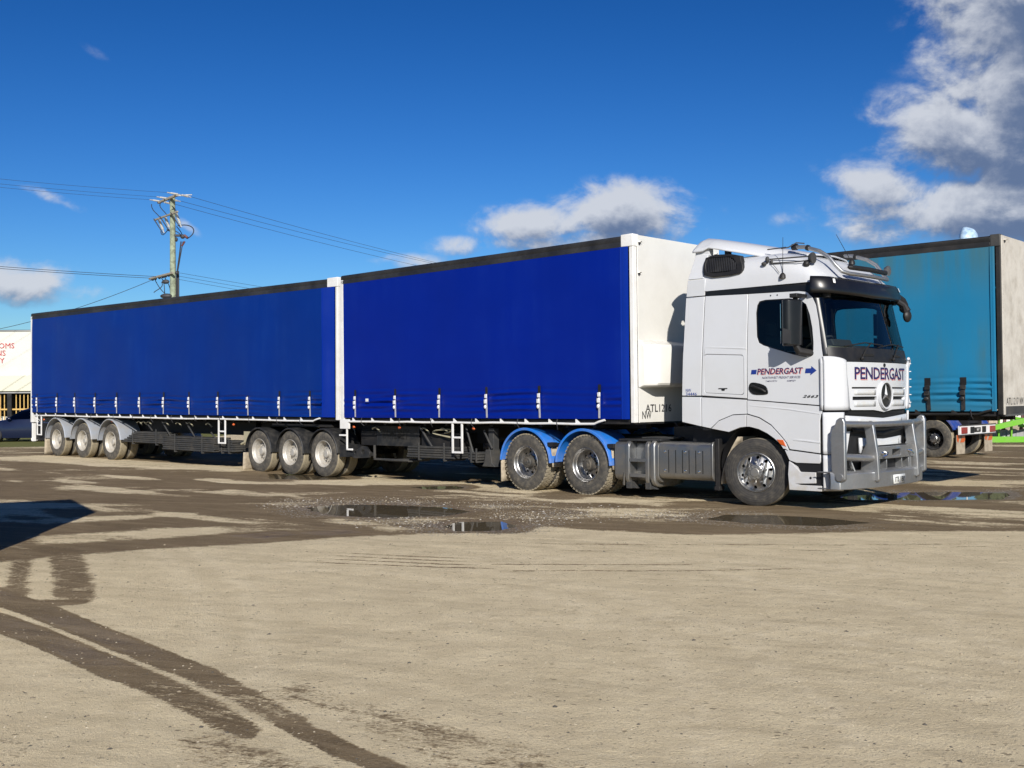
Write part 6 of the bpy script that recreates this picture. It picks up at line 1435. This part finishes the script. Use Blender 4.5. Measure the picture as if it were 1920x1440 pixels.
# ------------------------------------------------------------------ rigid truck just outside the picture: it throws the long shadow on the left
OT = empty('parked_truck', (-6.22, 11.68, 0), radians(-150.6)); tag(OT, 'pale rigid box truck parked just outside the left edge of the picture', 'truck')
obj('box_body', MB().box(0, 6.2, -1.35, 1.35, 1.05, 3.12), 'bld_white', OT, bevel=.02)
obj('tail_board', MB().box(-.06, 0, -1.3, 1.3, .35, 1.6), 'gate_grey', OT, bevel=.01)
obj('cab', MB().prism([(6.35, .55), (8.55, .55), (8.62, 1.5), (8.35, 2.45), (7.9, 2.65), (6.35, 2.7)], -1.15, 1.15, 'y'), 'bld_white', OT, bevel=.05)
obj('chassis', MB().box(.2, 8.3, -.45, .45, .6, 1.05), 'chassis_paint', OT)
obj('window', MB().box(7.1, 8.0, -1.16, 1.16, 1.6, 2.3), 'glass_dark', OT)
for s in (-1, 1):
    for x in (1.6, 7.4): wheel('plain', x, s, OT, dual=(x < 3))
    obj('mirror', MB().box(8.1, 8.2, *sorted((s * 1.25, s * 1.45)), 1.7, 2.4), 'black_plastic', OT)
# ------------------------------------------------------------------ far edge of the yard: trees added to keep low sky out of the puddles, and a low shed, hidden behind the trailers from here
R5 = random.Random(12)
FT = empty('added_tree_line', (0, 0, 0)); tag(FT, 'added belt of dark green trees, unseen, blocking low sky from the puddles', kind='stuff')
tm = MB()
def tree_h(x): return (4.2 if x < -29 else 7.2) * (.86 + .10 * sin(x * .35) + .08 * sin(x * 1.1 + 1))
for i in range(7000):
    x = R5.uniform(-75, 95); z = R5.random() ** .7 * tree_h(x); c = Vector((x, 76 + R5.gauss(0, 1.2), z)); a = R5.uniform(0, 6.28); s_ = R5.uniform(.25, .6)
    d1 = Vector((cos(a), sin(a), R5.uniform(-.6, .6))) * s_; d2 = Vector((-sin(a) * .4, cos(a) * .4, .9)) * s_
    tm.add([c - d1, c + d2, c + d1, c - d2], [(0, 1, 2, 3)])
tm.grid(lambda x, t: (x, 77.5 + 2 * t + .5 * sin(x * 1.7 + 3 * t), (tree_h(x) - .5) * t), lin(-75, 95, 260), lin(0, 1, 5))  # backing sheet added behind the leaves so no sky shows through
o = obj('foliage', tm, 'foliage', FT, smooth=False); o['kind'] = 'stuff'
for i, (x0, x1, y, h, m, lb) in enumerate(((12, 30, 62, 3.6, 'mudflap', 'long brown corrugated shed behind the lime green implement'), (34, 46, 56, 3.2, 'bld_white', 'small white shed at the far right edge of the yard'))):
    SH = empty('shed', (x0, y, 0)); obj('wall', MB().box(0, x1 - x0, 0, 6, 0, h - .5), m, SH); obj('roof', MB().prism([(-.3, h - .5), (6.3, h - .5), (6.3, h - .4), (3, h + .5), (-.3, h - .4)], -.3, x1 - x0 + .3, 'x'), 'hoarding_grey', SH)
    for k in range(int((x1 - x0) / 3)): obj('door', MB().box(.6 + k * 3, 2.4 + k * 3, -.05, 0, 0, 2.4), 'bld_white' if k % 2 else 'interior_dark', SH)
    tag(SH, lb, 'shed')
